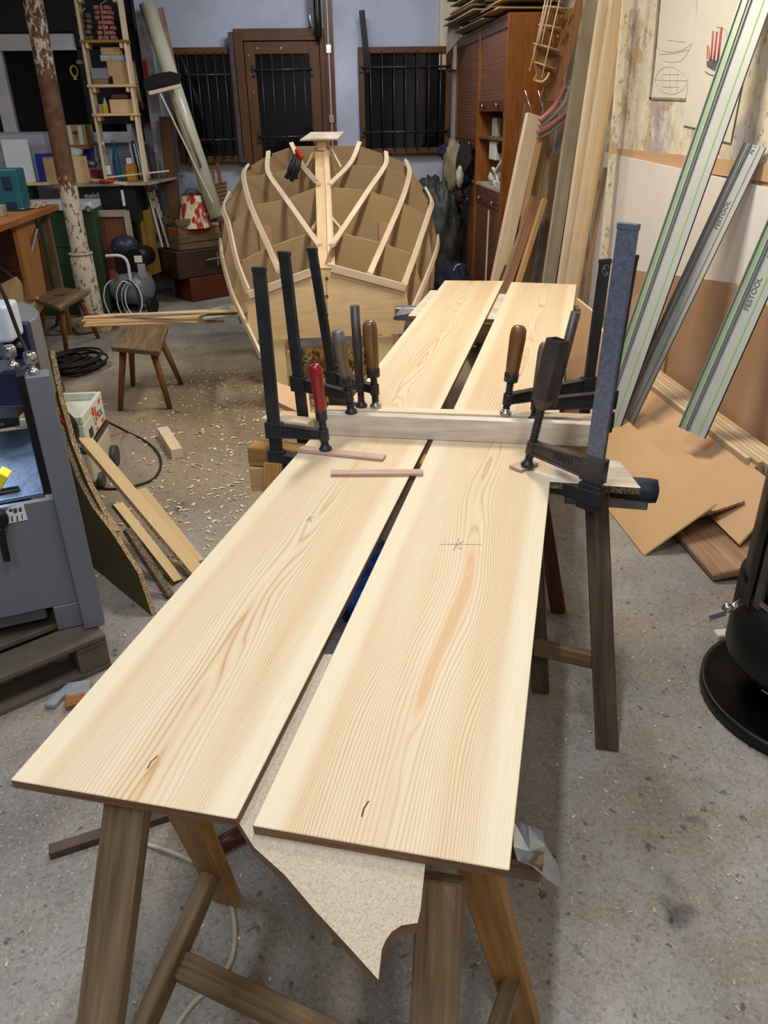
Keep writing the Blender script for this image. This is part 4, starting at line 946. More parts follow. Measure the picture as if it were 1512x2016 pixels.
MB().box(c2.x-0.05, c2.y-0.012, zs2-0.002, c2.x+0.05, c2.y+0.012, zs2+0.0008).build('grip_slot', 'black', so)
# thin strips lying across the front stool
base = zs+0.001
for k, (lbl, a, b_, dz) in enumerate((('lowest thin pine strip of the bundle on the front stool', (166, 641), (442, 632), 0.0), ('second thin pine strip, above the lowest on the front stool', (170, 638), (455, 627), 0.0085),
        ('third thin pine strip of the bundle on the front stool', (163, 636), (430, 630), 0.017), ('topmost thin strip of the tight bundle on the front stool', (168, 632), (462, 622), 0.0255))):
    A_, B_ = G(a[0], a[1], base+0.004), G(b_[0], b_[1], base+0.004)
    tag(MB().beam(A_+V((0, 0, dz)), B_+V((0, 0, dz+0.02*(k % 2))), 0.05, 0.0075).build('wood_strip', ['pine_orange', 'pine', 'pine_orange', 'pine'][k]), lbl, 'strip', 'thin strips on the front stool')
A_, B_ = W(197, 621, 5.42), W(470, 612, 5.0)
tag(MB().beam(A_, B_, 0.055, 0.007).build('wood_strip', 'pine'), 'single thin strip lying apart, behind the bundle on the front stool', 'strip', 'thin strips on the front stool')

tag(MB().prism([W(x, y, Yv) for x, y, Yv in ((392, 618, 5.25), (420, 606, 5.25), (455, 596, 5.25), (486, 589, 5.2), (490, 612, 5.0), (470, 619, 4.98), (400, 628, 5.0))], (0, 0, -0.006)).build('veneer_sheet', 'grey_plank'), 'grey thin sheet with pointed end on the strips beside the boat', 'sheet')

# ------------------------------------------------------------------ iron post
po = thing('iron_post', 'rusty iron post with flaking white paint, left', 'post', (-2.085, 7.48, 0))
MB().lathe([(0.092, 0.58), (0.078, 0.62), (0.076, ZC-0.02)], (-2.085, 7.48, 0.0), n=24).build('post_shaft', 'rust_post', po)
MB().lathe([(0.118, 0), (0.105, 0.03), (0.098, 0.57)], (-2.085, 7.48, 0.0), n=24).build('post_base', 'rust_post', po)
MB().lathe([(0.100, 0), (0.108, 0.004), (0.108, 0.016), (0.096, 0.02)], (-2.085, 7.48, 0.572), n=24).build('collar', 'cable_white', po)
tag(MB().ell((-1.98, 6.98, 0.03), 0.22, 0.15, 0.09, 18, 10, amp=0.5, freq=2.5, seed=8).build('stone', 'stone'), 'rough stone on the floor in front of the iron post', 'stone')

# ------------------------------------------------------------------ work bench at the left with its clutter
ZB = 1.05
be = thing('workbench', 'workbench with thick reddish top at the far left', 'bench', (-2.4, 6.1, 0))
MB().box(-3.4, 5.0, ZB-0.045, -2.035, 6.93, ZB).build('bench_top', 'bench_top', be, 0.004)
MB().prism([R(28, 436, -2.10), R(66, 420, -2.10), R(94, 590, -2.10), R(62, 590, -2.10)], (-0.03, 0, 0)).build('end_panel', 'bench_side', be)
MB().box(-3.3, 5.6, 0.02, -2.18, 5.63, ZB-0.05).build('front_board', 'red_wood', be) if False else None
MB().box(-3.3, 6.80, 0.3, -2.2, 6.83, ZB-0.05).build('rear_panel', 'red_wood', be)
for x, y in ((-2.14, 6.86), (-3.3, 6.86), (-3.3, 5.1), (-2.4, 5.1)): MB().box(x-0.03, y-0.03, 0, x+0.03, y+0.03, ZB-0.046).build('leg', 'oak_grey', be)
st2 = thing('folding_stand', 'folding stand of crossed grey steel tubes under the workbench end', 'stand', (-2.3, 6.2, 0))
MB().cyl(W(72, 450, 6.3), W(33, 625, 6.2), 0.014).build('tube_leg', 'steel_dull', st2); MB().cyl(W(-10, 515, 6.25), W(95, 602, 6.35), 0.014).build('tube_leg', 'steel_dull', st2)
tag(MB().prism([W(0, 560, 6.0), W(30, 545, 6.0), W(88, 600, 6.2), W(60, 650, 6.1), W(0, 640, 6.0)], (0, 0.02, 0)).build('plywood_board', 'tan_face'), 'pale plywood panel leaning behind the crossed steel tubes', 'panel')
tc = thing('tool_case', 'teal plastic tool case standing on the workbench', 'case', (-2.2, 6.4, ZB))
b_ = pbox(-60, 334, 40, 412, 6.42, 0.18); b_ = (b_[0], b_[1], ZB+0.001, b_[3], b_[4], b_[5])
MB().box(*b_).build('case_body', 'teal', tc, 0.012, seg=2)
m = W(12, 355, 6.42); MB().box(m.x-0.03, 6.405, m.z-0.06, m.x+0.03, 6.419, m.z+0.03).build('latch', 'teal_dark', tc, 0.004)
MB().box(b_[3]-0.12, 6.41, ZB+0.02, b_[3]-0.05, 6.419, ZB+0.07).build('lower_latch', 'teal_dark', tc, 0.003)
tag(MB().box(-2.75, 6.05, ZB+0.001, -2.17, 6.13, ZB+0.075).build('timber_block', 'grey_plank', bevel=0.003), 'grey dusty wood block lying on the workbench', 'block')
m = MB(); random.seed(3)
for k in range(26):
    p = V((random.uniform(-2.26, -2.08), random.uniform(6.45, 6.85), ZB+random.uniform(0.004, 0.03))); d = V((random.uniform(-1, 1), random.uniform(-1, 1), random.uniform(-.2, .3))).normalized()*0.04
    m.beam(p-d, p+d, 0.022, 0.004)
tag(m.build('wood_offcuts', 'pine_pale'), 'little pile of pale wood slivers on the workbench corner', 'offcuts', kind='stuff')

# ------------------------------------------------------------------ machines behind the post
gm = thing('bandsaw_cabinet', 'dark green machine cabinet behind the iron post', 'machine', (-2.25, 7.85, 0))
MB().box(-2.70, 7.62, 0.0, -1.94, 8.05, 0.93).build('cabinet_body', 'green_machine', gm, 0.01, seg=2)
MB().box(-2.62, 7.60, 0.935, -1.95, 8.08, 1.0).build('machine_table', 'white_paint', gm, 0.004)
MB().box(-2.40, 7.612, 0.62, -2.12, 7.619, 0.86).build('inspection_door', 'green_machine', gm, 0.002)
MB().lathe([(0.03, 0), (0.03, 0.02), (0.018, 0.025), (0.018, 0.04)], W(174, 412, 7.60)+V((0, 0, 0)), (0.3, -1, 0), n=12).build('clamp_knob', 'zinc', gm)
tag(MB().box(*pbox(28, 362, 62, 394, 8.1, 0.2)).build('plastic_crate', 'green_crate', bevel=0.004), 'small green plastic crate on the white topped machine', 'crate')
ZS = 1.13
sw = thing('circular_saw_bench', 'black table saw with pale top below the shelf rack', 'saw', (-1.75, 8.3, 0))
MB().box(-2.35, 7.93, ZS-0.025, -1.50, 8.60, ZS).build('saw_table', 'grey_plank', sw, 0.003)
MB().prism([(-1.50, 8.02, ZS-0.03), (-1.50, 8.6, ZS-0.03), (-1.22, 8.6, ZS+0.0), (-1.24, 8.4, ZS)], (0, 0, 0.024)).build('table_wing', 'grey_plank', sw)
b_ = pbox(140, 372, 268, 414, 7.97, 0.5); MB().box(b_[0], b_[1], 0.78, b_[3], b_[4], ZS-0.03).build('saw_body', 'black', sw, 0.004)
MB().box(-2.2, 8.0, 0, -1.65, 8.4, 0.78).build('saw_stand', 'black', sw)
p = W(167, 390, 7.968); lettering('mafell', 0.062, p, (1, 0, 0), (0, 0, 1), 'letter_light', sw, squeeze=0.95)
p = W(266, 402, 8.1); MB().lathe([(0.035, 0), (0.04, 0.02), (0.03, 0.04)], p, (0.6, -1, 0), n=14).build('tilt_knob', 'black', sw)
p = W(243, 392, 7.966); MB().box(p.x-0.012, 7.955, p.z-0.06, p.x+0.012, 7.969, p.z+0.08).build('scale_strip', 'white_paint', sw)
tag(MB().beam(W(206, 352, 8.0)+V((0, 0, .01)), W(333, 336, 8.1), 0.03, 0.012).build('wood_strip', 'pine_pale'), 'long thin lath jutting right from the saw table', 'lath')
tag(MB().beam(W(180, 354, 7.98), W(250, 362, 7.92), 0.035, 0.025).build('wood_strip', 'pine_pale'), 'rounded pale stick lying on the saw table front', 'stick')
pn = thing('framed_panel', 'brown panel with scuffed pale frame leaning under the saw', 'panel', (-1.72, 7.8, 0.0))
def slant(a, b_, w_, t_, nm, mt, par): return MB().beam(a, b_, w_, t_, up=(0, -1, 0)).build(nm, mt, par, 0.002)
MB().prism([W(172, 428, 7.80), W(247, 427, 7.80), W(270, 560, 7.74), W(205, 575, 7.74)], (0, 0.015, 0)).build('panel_sheet', 'red_wood', pn)
slant(W(168, 421, 7.79), W(250, 420, 7.79), 0.06, 0.03, 'top_rail', 'card_grey', pn); slant(W(248, 415, 7.79), W(273, 560, 7.73), 0.055, 0.03, 'side_stile', 'card_grey', pn)
yb = thing('yellow_door', 'yellow painted boards standing right of the saw', 'boards', (-1.58, 8.2, 0))
MB().prism([W(262, 425, 8.15), W(280, 425, 8.15), W(302, 540, 8.1), W(288, 552, 8.1)], (0, 0.02, 0)).build('board', 'yellow_wood', yb); MB().prism([W(280, 415, 8.2), W(296, 412, 8.2), W(318, 535, 8.15), W(303, 540, 8.15)], (0, 0.02, 0)).build('board', 'yellow_wood', yb)
for k, (a, b_, l) in enumerate((((282, 342), (320, 487), 'left'), ((297, 372), (332, 487), 'right'))):
    t_ = thing('notched_lath', '%s of two thin notched laths leaning beside the white pillar' % l, 'lath', W(*b_, 8.2))
    MB().beam(W(*a, 8.3), W(*b_, 8.1), 0.02, 0.012).build('lath', 'grey_plank', t_)
    for q in range(4):
        f = q*0.12; p = W(a[0]+(b_[0]-a[0])*f+7, a[1]+(b_[1]-a[1])*f+8, 8.27-0.15*f); MB().box(p.x-0.012, p.y-0.01, p.z-0.03, p.x+0.012, p.y+0.01, p.z+0.03).build('peg', 'grey_plank', t_)

# things on the saw table and the shelf beside it
def item(name, label, cat, box, mat, group=None, bevel=0.003, z0=None):
    b_ = list(box)
    if z0 is not None: b_[2] = z0
    return tag(MB().box(*b_).build(name, mat, bevel=bevel), label, cat, group)
item('shelf_board', 'long pale shelf board under the clear box, left of the saw', 'shelf', (-3.2, 7.86, ZS+0.001, -2.36, 8.5, ZS+0.025), 'pine')
Zq = ZS+0.0265
item('storage_box', 'large clear lidded storage box in front of the white window', 'box', pbox(-70, 262, 92, 352, 7.95, 0.4), 'box_clear', z0=Zq, bevel=0.015)
item('polystyrene_slab', 'white foam slab standing inside the clear storage box front', 'foam', pbox(8, 275, 60, 345, 7.9, 0.03), 'white_plastic', z0=Zq)
item('storage_bin', 'blue plastic bin between the clear box and the iron post', 'bin', pbox(72, 303, 98, 352, 7.93, 0.3), 'blue_plastic', z0=Zq)
item('carton', 'flat brown carton standing behind the iron post on the left', 'carton', pbox(88, 310, 112, 362, 7.90, 0.1), 'cardboard', z0=ZS+0.001)
item('wooden_board', 'pale square board standing on the saw table right of the post', 'board', pbox(140, 308, 172, 360, 7.98, 0.05), 'tan_face', z0=ZS+0.001)
ct = thing('carton', 'brown carton with two white tape bands and a tree print, above the blue crate', 'carton', W(150, 288, 8.35))
MB().box(*pbox(130, 246, 170, 286, 8.35, 0.3)).build('box_body', 'cardboard', ct, 0.003)
for a in ((134, 142), (155, 163)): MB().box(*pbox(a[0], 247, a[1], 285, 8.345, 0.003)).build('tape', 'white_paint', ct)
m = MB(); p = W(149, 266, 8.342); m.tube([p+V((0, 0, -.035)), p+V((0.002, 0, 0.01))], 0.004, n=5); m.ell(p+V((0, 0, 0.022)), 0.028, 0.003, 0.014, 10, 6); m.build('printed_tree', 'vac_dark', ct)
item('shelf_board', 'brown board under the carton with white bands', 'shelf', pbox(134, 287, 176, 294, 8.3, 0.3), 'bench_top')
item('plastic_crate', 'blue plastic crate below the banded carton', 'crate', pbox(150, 295, 178, 328, 8.4, 0.2), 'blue_plastic')
tag(MB().ell(W(148, 302, 8.25), 0.07, 0.05, 0.05, 14, 8, amp=0.5, seed=2).build('plastic_wrap', 'white_plastic'), 'crumpled white wrap in front of the blue crate', 'wrap')
item('tool_box', 'small red box on the saw table', 'box', pbox(178, 335, 196, 346, 8.15, 0.1), 'red_plastic', z0=ZS+0.001)
rd = MB().lathe([(0.085, 0), (0.085, 0.02), (0.02, 0.022)], W(214, 356, 7.98)+V((0, 0, -0.01)), (0, 0, 1), n=20); tag(rd.build('saw_guard', 'red_plastic'), 'round red disc lying on the saw table', 'disc')
tag(MB().lathe([(0.02, 0), (0.055, 0.01), (0.055, 0.05), (0.02, 0.07)], W(182, 330, 8.2), n=18).build('tape_roll', 'steel_dull'), 'grey roll above the red box on the saw table', 'roll')
def bottle(label, px, py, Y, h, glassm, lab=None):
    b0 = W(px, py, Y); b0.z = ZS+0.001; t_ = thing('glass_bottle', label, 'bottle', b0, None); q = h/0.3
    MB().lathe([(0.034, 0), (0.037, 0.01*q), (0.037, 0.15*q), (0.03, 0.19*q), (0.016, 0.24*q), (0.013, 0.28*q), (0.013, 0.29*q)], b0, n=16).build('bottle_body', glassm, t_)
    MB().cyl(b0+V((0, 0, 0.285*q)), b0+V((0, 0, 0.31*q)), 0.015, n=12).build('cap', 'white_plastic' if lab else 'steel_dull', t_)
    if lab: MB().lathe([(0.0376, 0.06*q), (0.0378, 0.061*q), (0.0378, 0.13*q), (0.0376, 0.131*q)], b0, n=16).build('bottle_label', 'bottle_label', t_); MB().box(b0.x-0.03, b0.y-0.041, b0.z+0.065*q, b0.x-0.008, b0.y-0.036, b0.z+0.125*q).build('red_patch', 'red_plastic', t_)
bottle('empty clear bottle, leftmost of the three on the saw table', 197, 345, 8.2, 0.33, 'glass_clear')
bottle('clear bottle with red and white label, middle of the three bottles', 212, 345, 8.1, 0.33, 'glass_clear', True)
bottle('blue glass bottle, rightmost of the three on the saw table', 233, 343, 8.15, 0.34, 'glass_blue')
item('jar', 'small amber jar with white top right of the blue bottle', 'jar', pbox(247, 324, 266, 338, 8.2, 0.08), 'candle_yellow', z0=ZS+0.001)
item('tin', 'white pot standing on the amber jar', 'pot', pbox(248, 311, 259, 323, 8.2, 0.06), 'white_plastic')
random.seed(9)
for k in range(8):
    x = 257+k*4.2; a = W(x, 276+random.randint(0, 8), 8.4); b2_ = W(x+13, 338, 8.35); b2_.z = ZS+0.002
    tag(MB().beam(b2_, a, 0.09, 0.012, up=(1, 0, 0)).build('saw_blade_sleeve', ['alu', 'black', 'alu', 'book_grey', 'black', 'black', 'book_grey', 'black'][k]),
        ['white edged sleeve, leftmost of the row leaning behind the jar', 'thin black sleeve, second of the leaning row', 'bright sleeve, third of the leaning row', 'grey sleeve, fourth of the leaning row', 'black sleeve, fifth of the leaning row', 'black sleeve, sixth of the leaning row', 'grey sleeve, seventh of the leaning row', 'black sleeve, rightmost of the leaning row by the pillar'][k], 'sleeve', 'thin sleeves leaning on the saw table')

# ------------------------------------------------------------------ shelf rack
rk = thing('shelf_rack', 'tall narrow rack of pale laths with shelves above the saw', 'rack', (-1.70, 8.1, 1.13))
xl, xr, yf, yk = -1.875, -1.515, 8.0, 8.13
for x in (xl, xr):
    for y in (yf, yk): MB().box(x-0.012, y-0.012, ZS+0.002, x+0.012, y+0.012, ZC-0.02).build('upright', 'pine_pale', rk, 0.001)
for z in (2.263, 1.925, 1.697, 2.60):
    MB().box(xl-0.02, yf-0.03, z-0.011, xr+0.02, yk+0.012, z+0.011).build('shelf', 'yellow_wood' if z == 2.263 else 'pine', rk, 0.001)
    for x in (xl+0.035, xr-0.035): MB().box(x-0.012, yf-0.02, z-0.05, x+0.012, yk, z-0.012).build('bearer', 'pine', rk)
def ri(name, label, cat, px, mat, zs_, Y=8.02, d=0.1, **k): return item(name, label, cat, pbox(*px, Y, d), mat, z0=zs_, **k)
ri('cardboard_box', 'lowest right carton on the middle shelf of the rack', 'box', (222, 149, 255, 168), 'cardboard', 1.937)
ri('cardboard_box', 'carton resting on the lowest right carton of the rack', 'box', (212, 135, 252, 150), 'cardboard', None); ri('cardboard_box', 'upper pale carton below the metal box on the rack', 'box', (210, 121, 247, 135), 'cardboard', None)
ri('metal_box', 'flat silver metal box in the rack', 'box', (197, 108, 244, 120.6), 'steel', None); ri('cardboard_box', 'topmost small carton on the silver box of the rack', 'box', (198, 93, 236, 107.8), 'cardboard', None)
t_ = ri('plastic_tub', 'clear tub with red bow-shaped label on the rack', 'tub', (179, 134, 211, 155), 'box_clear', None); ri('cardboard_box', 'small carton under the clear tub on the rack', 'box', (183, 156, 212, 168), 'cardboard_dark', 1.937)
m = W(195, 143, 8.025); MB().prism([m+V(q) for q in ((-.03, 0, .02), (0, 0, .01), (.03, 0, .02), (.03, 0, -.02), (0, 0, -.01), (-.03, 0, -.02))], (0, 0.002, 0)).build('label', 'ink_red', t_)
ri('cardboard_box', 'pale open box at the right of the lowest rack shelf', 'box', (216, 196, 262, 219), 'tan_face', 1.709); ri('wooden_case', 'dark red flat case behind the pale open box', 'case', (219, 186, 249, 194), 'red_wood', None, Y=8.06, d=0.07)
bt = ri('glue_bottle', 'small white glue bottle with yellow label on the lowest shelf', 'bottle', (202, 204, 212, 219), 'yellow', 1.709, Y=8.08, d=0.04); p = W(207, 204, 8.1); MB().lathe([(0.02, 0), (0.008, 0.03), (0.004, 0.05)], p, n=10).build('nozzle', 'white_plastic', bt)
ri('paint_tin', 'dark tin beside the glue bottle', 'tin', (193, 205, 201, 219), 'book_grey', 1.709, Y=8.08, d=0.05)
random.seed(21)
def pack(label, px0, py0, px1, py1, mat, rows, seed):
    random.seed(seed); t_ = thing('strapped_bundle', label, 'bundle', W((px0+px1)/2, py1, 8.12)); a = W(px0, py0, 8.08); b_ = W(px1, py1, 8.08); hh = (a.z-2.276)/rows
    m_ = MB()
    for q in range(rows):
        z = 2.276+hh*q; nn = 3
        for j in range(nn):
            w_ = (b_.x-a.x)/nn; x = a.x+w_*j+random.uniform(-.01, .01); m_.box(x, 8.05+random.uniform(-.015, .015), z+0.004, x+w_*0.92, 8.13, z+hh*0.9)
    m_.build('blocks', mat, t_, 0.004); MB().tube([V((a.x+0.06, 8.03, 2.28)), V((a.x+0.06, 8.03, a.z)), V((b_.x-.02, 8.03, a.z+0.03))], 0.006, n=6).build('strap', 'strap_grey', t_)
pack('bundle of brownish wood blocks with grey strap on the upper rack shelf', 147, 26, 184, 72, 'crate_wood', 5, 2)
pack('taller bundle of reddish wood blocks on the upper rack shelf', 186, 10, 228, 70, 'hose_red', 7, 4)
rl = thing('tape_measure', 'yellow ring shaped tape hanging left of the rack', 'tape', W(145, 140, 8.72)); p = W(146, 140, 8.742)
MB().tube([p+V((0.033*cos(a), 0, 0.045*sin(a))) for a in [2*pi*k/20 for k in range(20)]], 0.009, n=6, closed=True).build('ring', 'yellow', rl); MB().box(p.x-0.015, p.y-0.01, p.z-0.075, p.x+0.015, p.y+0.01, p.z-0.045).build('tab', 'yellow', rl)
rt = thing('paint_roller', 'pale roller on a curved wire hooked to the rack', 'roller', W(160, 125, 8.2)); MB().box(*pbox(150, 118, 162, 126, 8.2, 0.05)).build('roller_sleeve', 'cream_cloth', rt, 0.004); MB().tube(smooth([W(162, 119, 8.2), W(168, 127, 8.1), V((-1.889, 8.0, W(172, 145, 8.0).z))]), 0.005, n=6).build('wire_handle', 'steel_dull', rt)
# long slender tools hanging between rack and pillar
for k, (a, b_, mt, l) in enumerate((((240, 20), (252, 100), 'tarp', 'dark flat board, upper left of the hanging tools'), ((247, 55), (262, 156), 'yellow_wood', 'slim ochre stick hanging between rack and pillar'), ((255, 115), (270, 165), 'grey_plank', 'curved pale stick hanging nearest the pillar'), ((262, 120), (276, 200), 'brown_plank', 'brown stick hanging below the pale one by the pillar'), ((268, 165), (282, 215), 'red_wood', 'reddish stick, lowest of the sticks hanging by the pillar'), ((276, 215), (286, 300), 'black', 'black flat tool hanging below the sticks by the pillar'))):
    tag(MB().beam(W(*a, 8.55), W(*b_, 8.52 if k < 5 else 8.551), 0.05 if k in (0,) else 0.028, 0.018, up=(0, 1, 0)).build('hanging_stick', mt, bevel=0.002), l, 'stick')

# ------------------------------------------------------------------ long tube, brooms
tb = thing('cardboard_tube', 'long glossy cream tube leaning against the corner pillar', 'tube', W(425, 430, 8.2))
MB().cyl(W(289, 8, 8.44), W(428, 428, 8.14), 0.072, n=24).build('tube_body', 'tube_cream', tb)
br = thing('broom', 'black bristled broom hung head up in front of the cream tube', 'broom', W(320, 150, 8.1))
m = MB(); c0, c1 = W(282, 172, 8.02), W(354, 158, 8.02)
m.prism([W(280, 158, 8.03), W(284, 178, 8.03), W(352, 166, 8.03), W(356, 146, 8.03), W(335, 140, 8.03), W(300, 146, 8.03)], (0, 0.09, 0)); m.build('bristles', 'bristle', br, 0.012, seg=2)
MB().beam(W(294, 184, 8.01), W(355, 169, 8.01), 0.06, 0.03, up=(0, 0, 1)).build('broom_head', 'pine_pale', br, 0.003)
MB().cyl(W(338, 176, 8.05), W(396, 330, 8.12), 0.013).build('broom_handle', 'grey_plank', br)
tag(MB().beam(W(316, 184, 7.99), W(420, 400, 8.0), 0.022, 0.012).build('lath', 'pine_pale'), 'thin pale lath in front of the cream tube', 'lath')
tag(MB().beam(W(316, 15, 8.62), V((-1.02, 8.52, 0.55)), 0.05, 0.02, up=(0, 1, 0)).build('dark_plank', 'brown_plank'), 'long narrow brown plank leaning just right of the cream tube', 'plank')
tag(MB().box(*pbox(281, 118, 290, 158, 8.53, 0.0295)).build('red_tool', 'red_plastic', bevel=0.003), 'red flat tool at the pillar beside the broom', 'tool')
o = tag(MB().beam(W(325, 230, 8.45), W(346, 430, 8.3), 0.12, 0.02, up=(0, 1, 0)).build('brown_board', 'frame_brown'), 'tall brown board leaning behind the cream tube', 'board')

# ------------------------------------------------------------------ suitcases, crate, lampshade, slatted chair
def rbox(m, c, d1, d2, w_, d_, z0, z1): return m.obox(V((c[0], c[1], (z0+z1)/2))+V(d1)*w_/2+V(d2)*d_/2, V(d1), V(d2), EZ, w_, d_, z1-z0)
D1 = V((0.70, 0.714, 0)).normalized(); D2 = V((-D1.y, D1.x, 0))
c = (-1.22, 8.0); s1 = thing('suitcase', 'reddish leather suitcase on the floor, under the dark one', 'suitcase', (-1.2, 8.3, 0))
D1 = V((0.80, 0.60, 0)); D2 = V((-0.6, 0.8, 0))
m = MB(); rbox(m, c, D1, D2, 0.62, 0.36, 0.0, 0.235); m.build('case_body', 'leather_red', s1, 0.012, seg=2)
c = (-1.31, 7.93); s2 = thing('suitcase', 'dark brown suitcase with tied handle carrying the crate', 'suitcase', (-1.3, 8.2, 0.236))
m = MB(); rbox(m, c, D1, D2, 0.70, 0.42, 0.237, 0.50); m.build('case_body', 'leather_dark', s2, 0.012, seg=2)
hc = V((*c, 0.40))+D1*0.42-D2*0.015; MB().tube(smooth([hc-D1*0.10+V((0, 0, -.01)), hc-D1*0.06-D2*0.03+V((0, 0, -.0)), hc+D1*0.06-D2*0.03, hc+D1*0.10]), 0.011, n=8, flat=0.7).build('handle', 'strap_grey', s2)
MB().tube(smooth([hc-D2*0.04+V((0, 0, 0.06)), hc-D2*0.03+V((0.01, 0, 0)), hc-D2*0.04+V((0, 0, -.07))]), 0.004, n=6).build('string', 'cream_cloth', s2)
cr = thing('wooden_crate', 'grey slatted wooden crate on the dark suitcase', 'crate', (-1.1, 8.25, 0.50)); cc_ = V((-1.27, 8.0, 0))
w_, d_ = 0.52, 0.36
for a, b_ in ((0, 0), (w_-0.04, 0), (0, d_-0.04), (w_-0.04, d_-0.04)): m = MB(); rbox(m, cc_+D1*a+D2*b_, D1, D2, 0.04, 0.04, 0.502, 0.79); m.build('corner_post', 'crate_wood', cr, 0.002)
for z in (0.505, 0.572, 0.73):
    h_ = 0.06
    for o_, a_, b_, l in ((cc_-D2*0.012, w_, 0.012, 0), (cc_+D2*d_, w_, 0.012, 0), (cc_-D1*0.012, 0.012, d_, 1), (cc_+D1*w_, 0.012, d_, 1)):
        m = MB(); rbox(m, o_, D1, D2, a_, b_, z, z+h_); m.build('slat', 'crate_wood', cr, 0.002)
m = MB(); rbox(m, cc_, D1, D2, w_, d_, 0.5015, 0.512); m.build('bottom', 'crate_wood', cr)
m = MB(); rbox(m, cc_+D1*0.03+D2*0.03, D1, D2, 0.45, 0.29, 0.514, 0.69); tag(m.build('carton', 'bench_top', bevel=0.003), 'orange-brown box filling the grey slatted crate', 'box')
lp = W(383, 425, 8.22); lp.z = 0.695; ls = thing('lampshade', 'pleated white lampshade with red flower bands in the crate', 'lampshade', lp)
m = MB(); n_ = 72; ra, rb, hh = 0.165, 0.095, 0.30; ring = []
for h_, r_ in ((0, ra), (hh, rb)): ring.append(m.add([lp+V(((r_+0.003*(i % 2))*cos(2*pi*i/n_), (r_+0.003*(i % 2))*sin(2*pi*i/n_), h_)) for i in range(n_)]))
for i in range(n_): m.face((ring[0]+i, ring[0]+(i+1) % n_, ring[1]+(i+1) % n_, ring[1]+i))
so = m.build('shade', 'shade_cloth', ls); md = so.modifiers.new('s', 'SOLIDIFY'); md.thickness = 0.002
MB().tube([lp+V((rb*1.03*cos(a), rb*1.03*sin(a), hh)) for a in [2*pi*k/24 for k in range(24)]], 0.004, n=6, closed=True).build('wire_rim', 'black', ls)
MB().tube(smooth([lp+V((-rb*.8, 0, hh)), lp+V((-.02, -.03, hh+.05)), lp+V((.07, -.02, hh+.03)), lp+V((.13, -.05, .2)), lp+V((.20, -.1, .06))]), 0.003, n=6).build('wire_bow', 'black', ls)
tag(MB().prism([W(338, 420, 8.5), W(352, 385, 8.5), W(358, 420, 8.5)], (0, 0.01, 0)).build('cream_card', 'cream_cloth'), 'cream triangular card behind the lampshade', 'card')
fc = thing('folding_chair', 'brown slatted garden chair folded behind the lampshade', 'chair', W(420, 420, 8.55))
for a, b_ in (((399, 326), (404, 412)), ((428, 321), (434, 360))): MB().beam(W(*a, 8.6), W(*b_, 8.55), 0.035, 0.025, up=(0, 1, 0)).build('stile', 'stool_leg', fc, 0.002)
MB().beam(W(398, 334, 8.59), W(430, 328, 8.59), 0.035, 0.02, up=(0, 1, 0)).build('top_rail', 'stool_leg', fc)
for k in range(3): MB().beam(W(407+k*6, 336, 8.59), W(410+k*6, 372, 8.57), 0.02, 0.012, up=(0, 1, 0)).build('back_slat', 'stool_leg', fc)
for k in range(6): MB().beam(W(410, 368+k*7.5, 8.50), W(446, 360+k*8, 8.45), 0.028, 0.014, up=(0, -1, 0.3)).build('seat_slat', 'stool_leg', fc)
MB().beam(W(412, 362, 8.52), W(414, 420, 8.50), 0.03, 0.02, up=(0, 1, 0)).build('seat_rail', 'stool_leg', fc)

# ------------------------------------------------------------------ compressor
cp = thing('air_compressor', 'grey portable air compressor with coiled hose behind the front stool', 'compressor', (-1.73, 7.72, 0))
cx, cy = -1.74, 7.74
MB().lathe([(0.02, -0.21), (0.10, -0.20), (0.155, -0.15), (0.165, -0.10), (0.165, 0.10), (0.155, 0.15), (0.10, 0.20), (0.02, 0.21)], (cx, cy, 0.225), (0.9, -0.43, 0), n=26).build('air_tank', 'comp_grey', cp)
MB().box(cx-0.10, cy-0.10, 0.37, cx+0.13, cy+0.12, 0.60).build('pump_block', 'black', cp, 0.015, seg=2)
MB().ell((cx+0.0, cy+0.0, 0.60), 0.13, 0.12, 0.10, 18, 10).build('fan_shroud', 'shroud', cp)
MB().cyl((cx+0.10, cy-0.12, 0.50), (cx+0.17, cy+0.10, 0.50), 0.09, n=20).build('motor', 'black', cp)
MB().box(cx+0.10, cy-0.155, 0.47, cx+0.17, cy-0.145, 0.53).build('rating_plate', 'sticker', cp); MB().box(cx+0.12, cy-0.17, 0.34, cx+0.19, cy-0.16, 0.46).build('info_label', 'book_grey', cp)
hpts = [W(208, 504, 7.55), W(232, 503, 7.55), W(245, 508, 7.55), W(252, 520, 7.55), W(256, 545, 7.55), W(262, 573, 7.57)]
MB().tube(smooth(hpts), 0.014, n=10).build('handle', 'white_paint', cp)
MB().box(*pbox(216, 533, 225, 545, 7.58, 0.03)).build('pressure_switch', 'red_plastic', cp, 0.004)
for s in (0.19,): MB().cyl((cx+s, cy-0.16, 0.075), (cx+s+0.03, cy-0.175, 0.075), 0.075, n=20).build('wheel', 'black', cp)
MB().cyl((cx-0.02, cy+0.2, 0.075), (cx+0.01, cy+0.185, 0.075), 0.075, n=20).build('wheel', 'black', cp); MB().cyl((cx-0.15, cy-0.05, 0.0), (cx-0.15, cy-0.05, 0.09), 0.02, n=10).build('rubber_foot', 'black', cp)
ho = thing('air_hose', 'white and blue air hose hanging in loops on the compressor', 'hose', (cx, 7.5, 0.06))
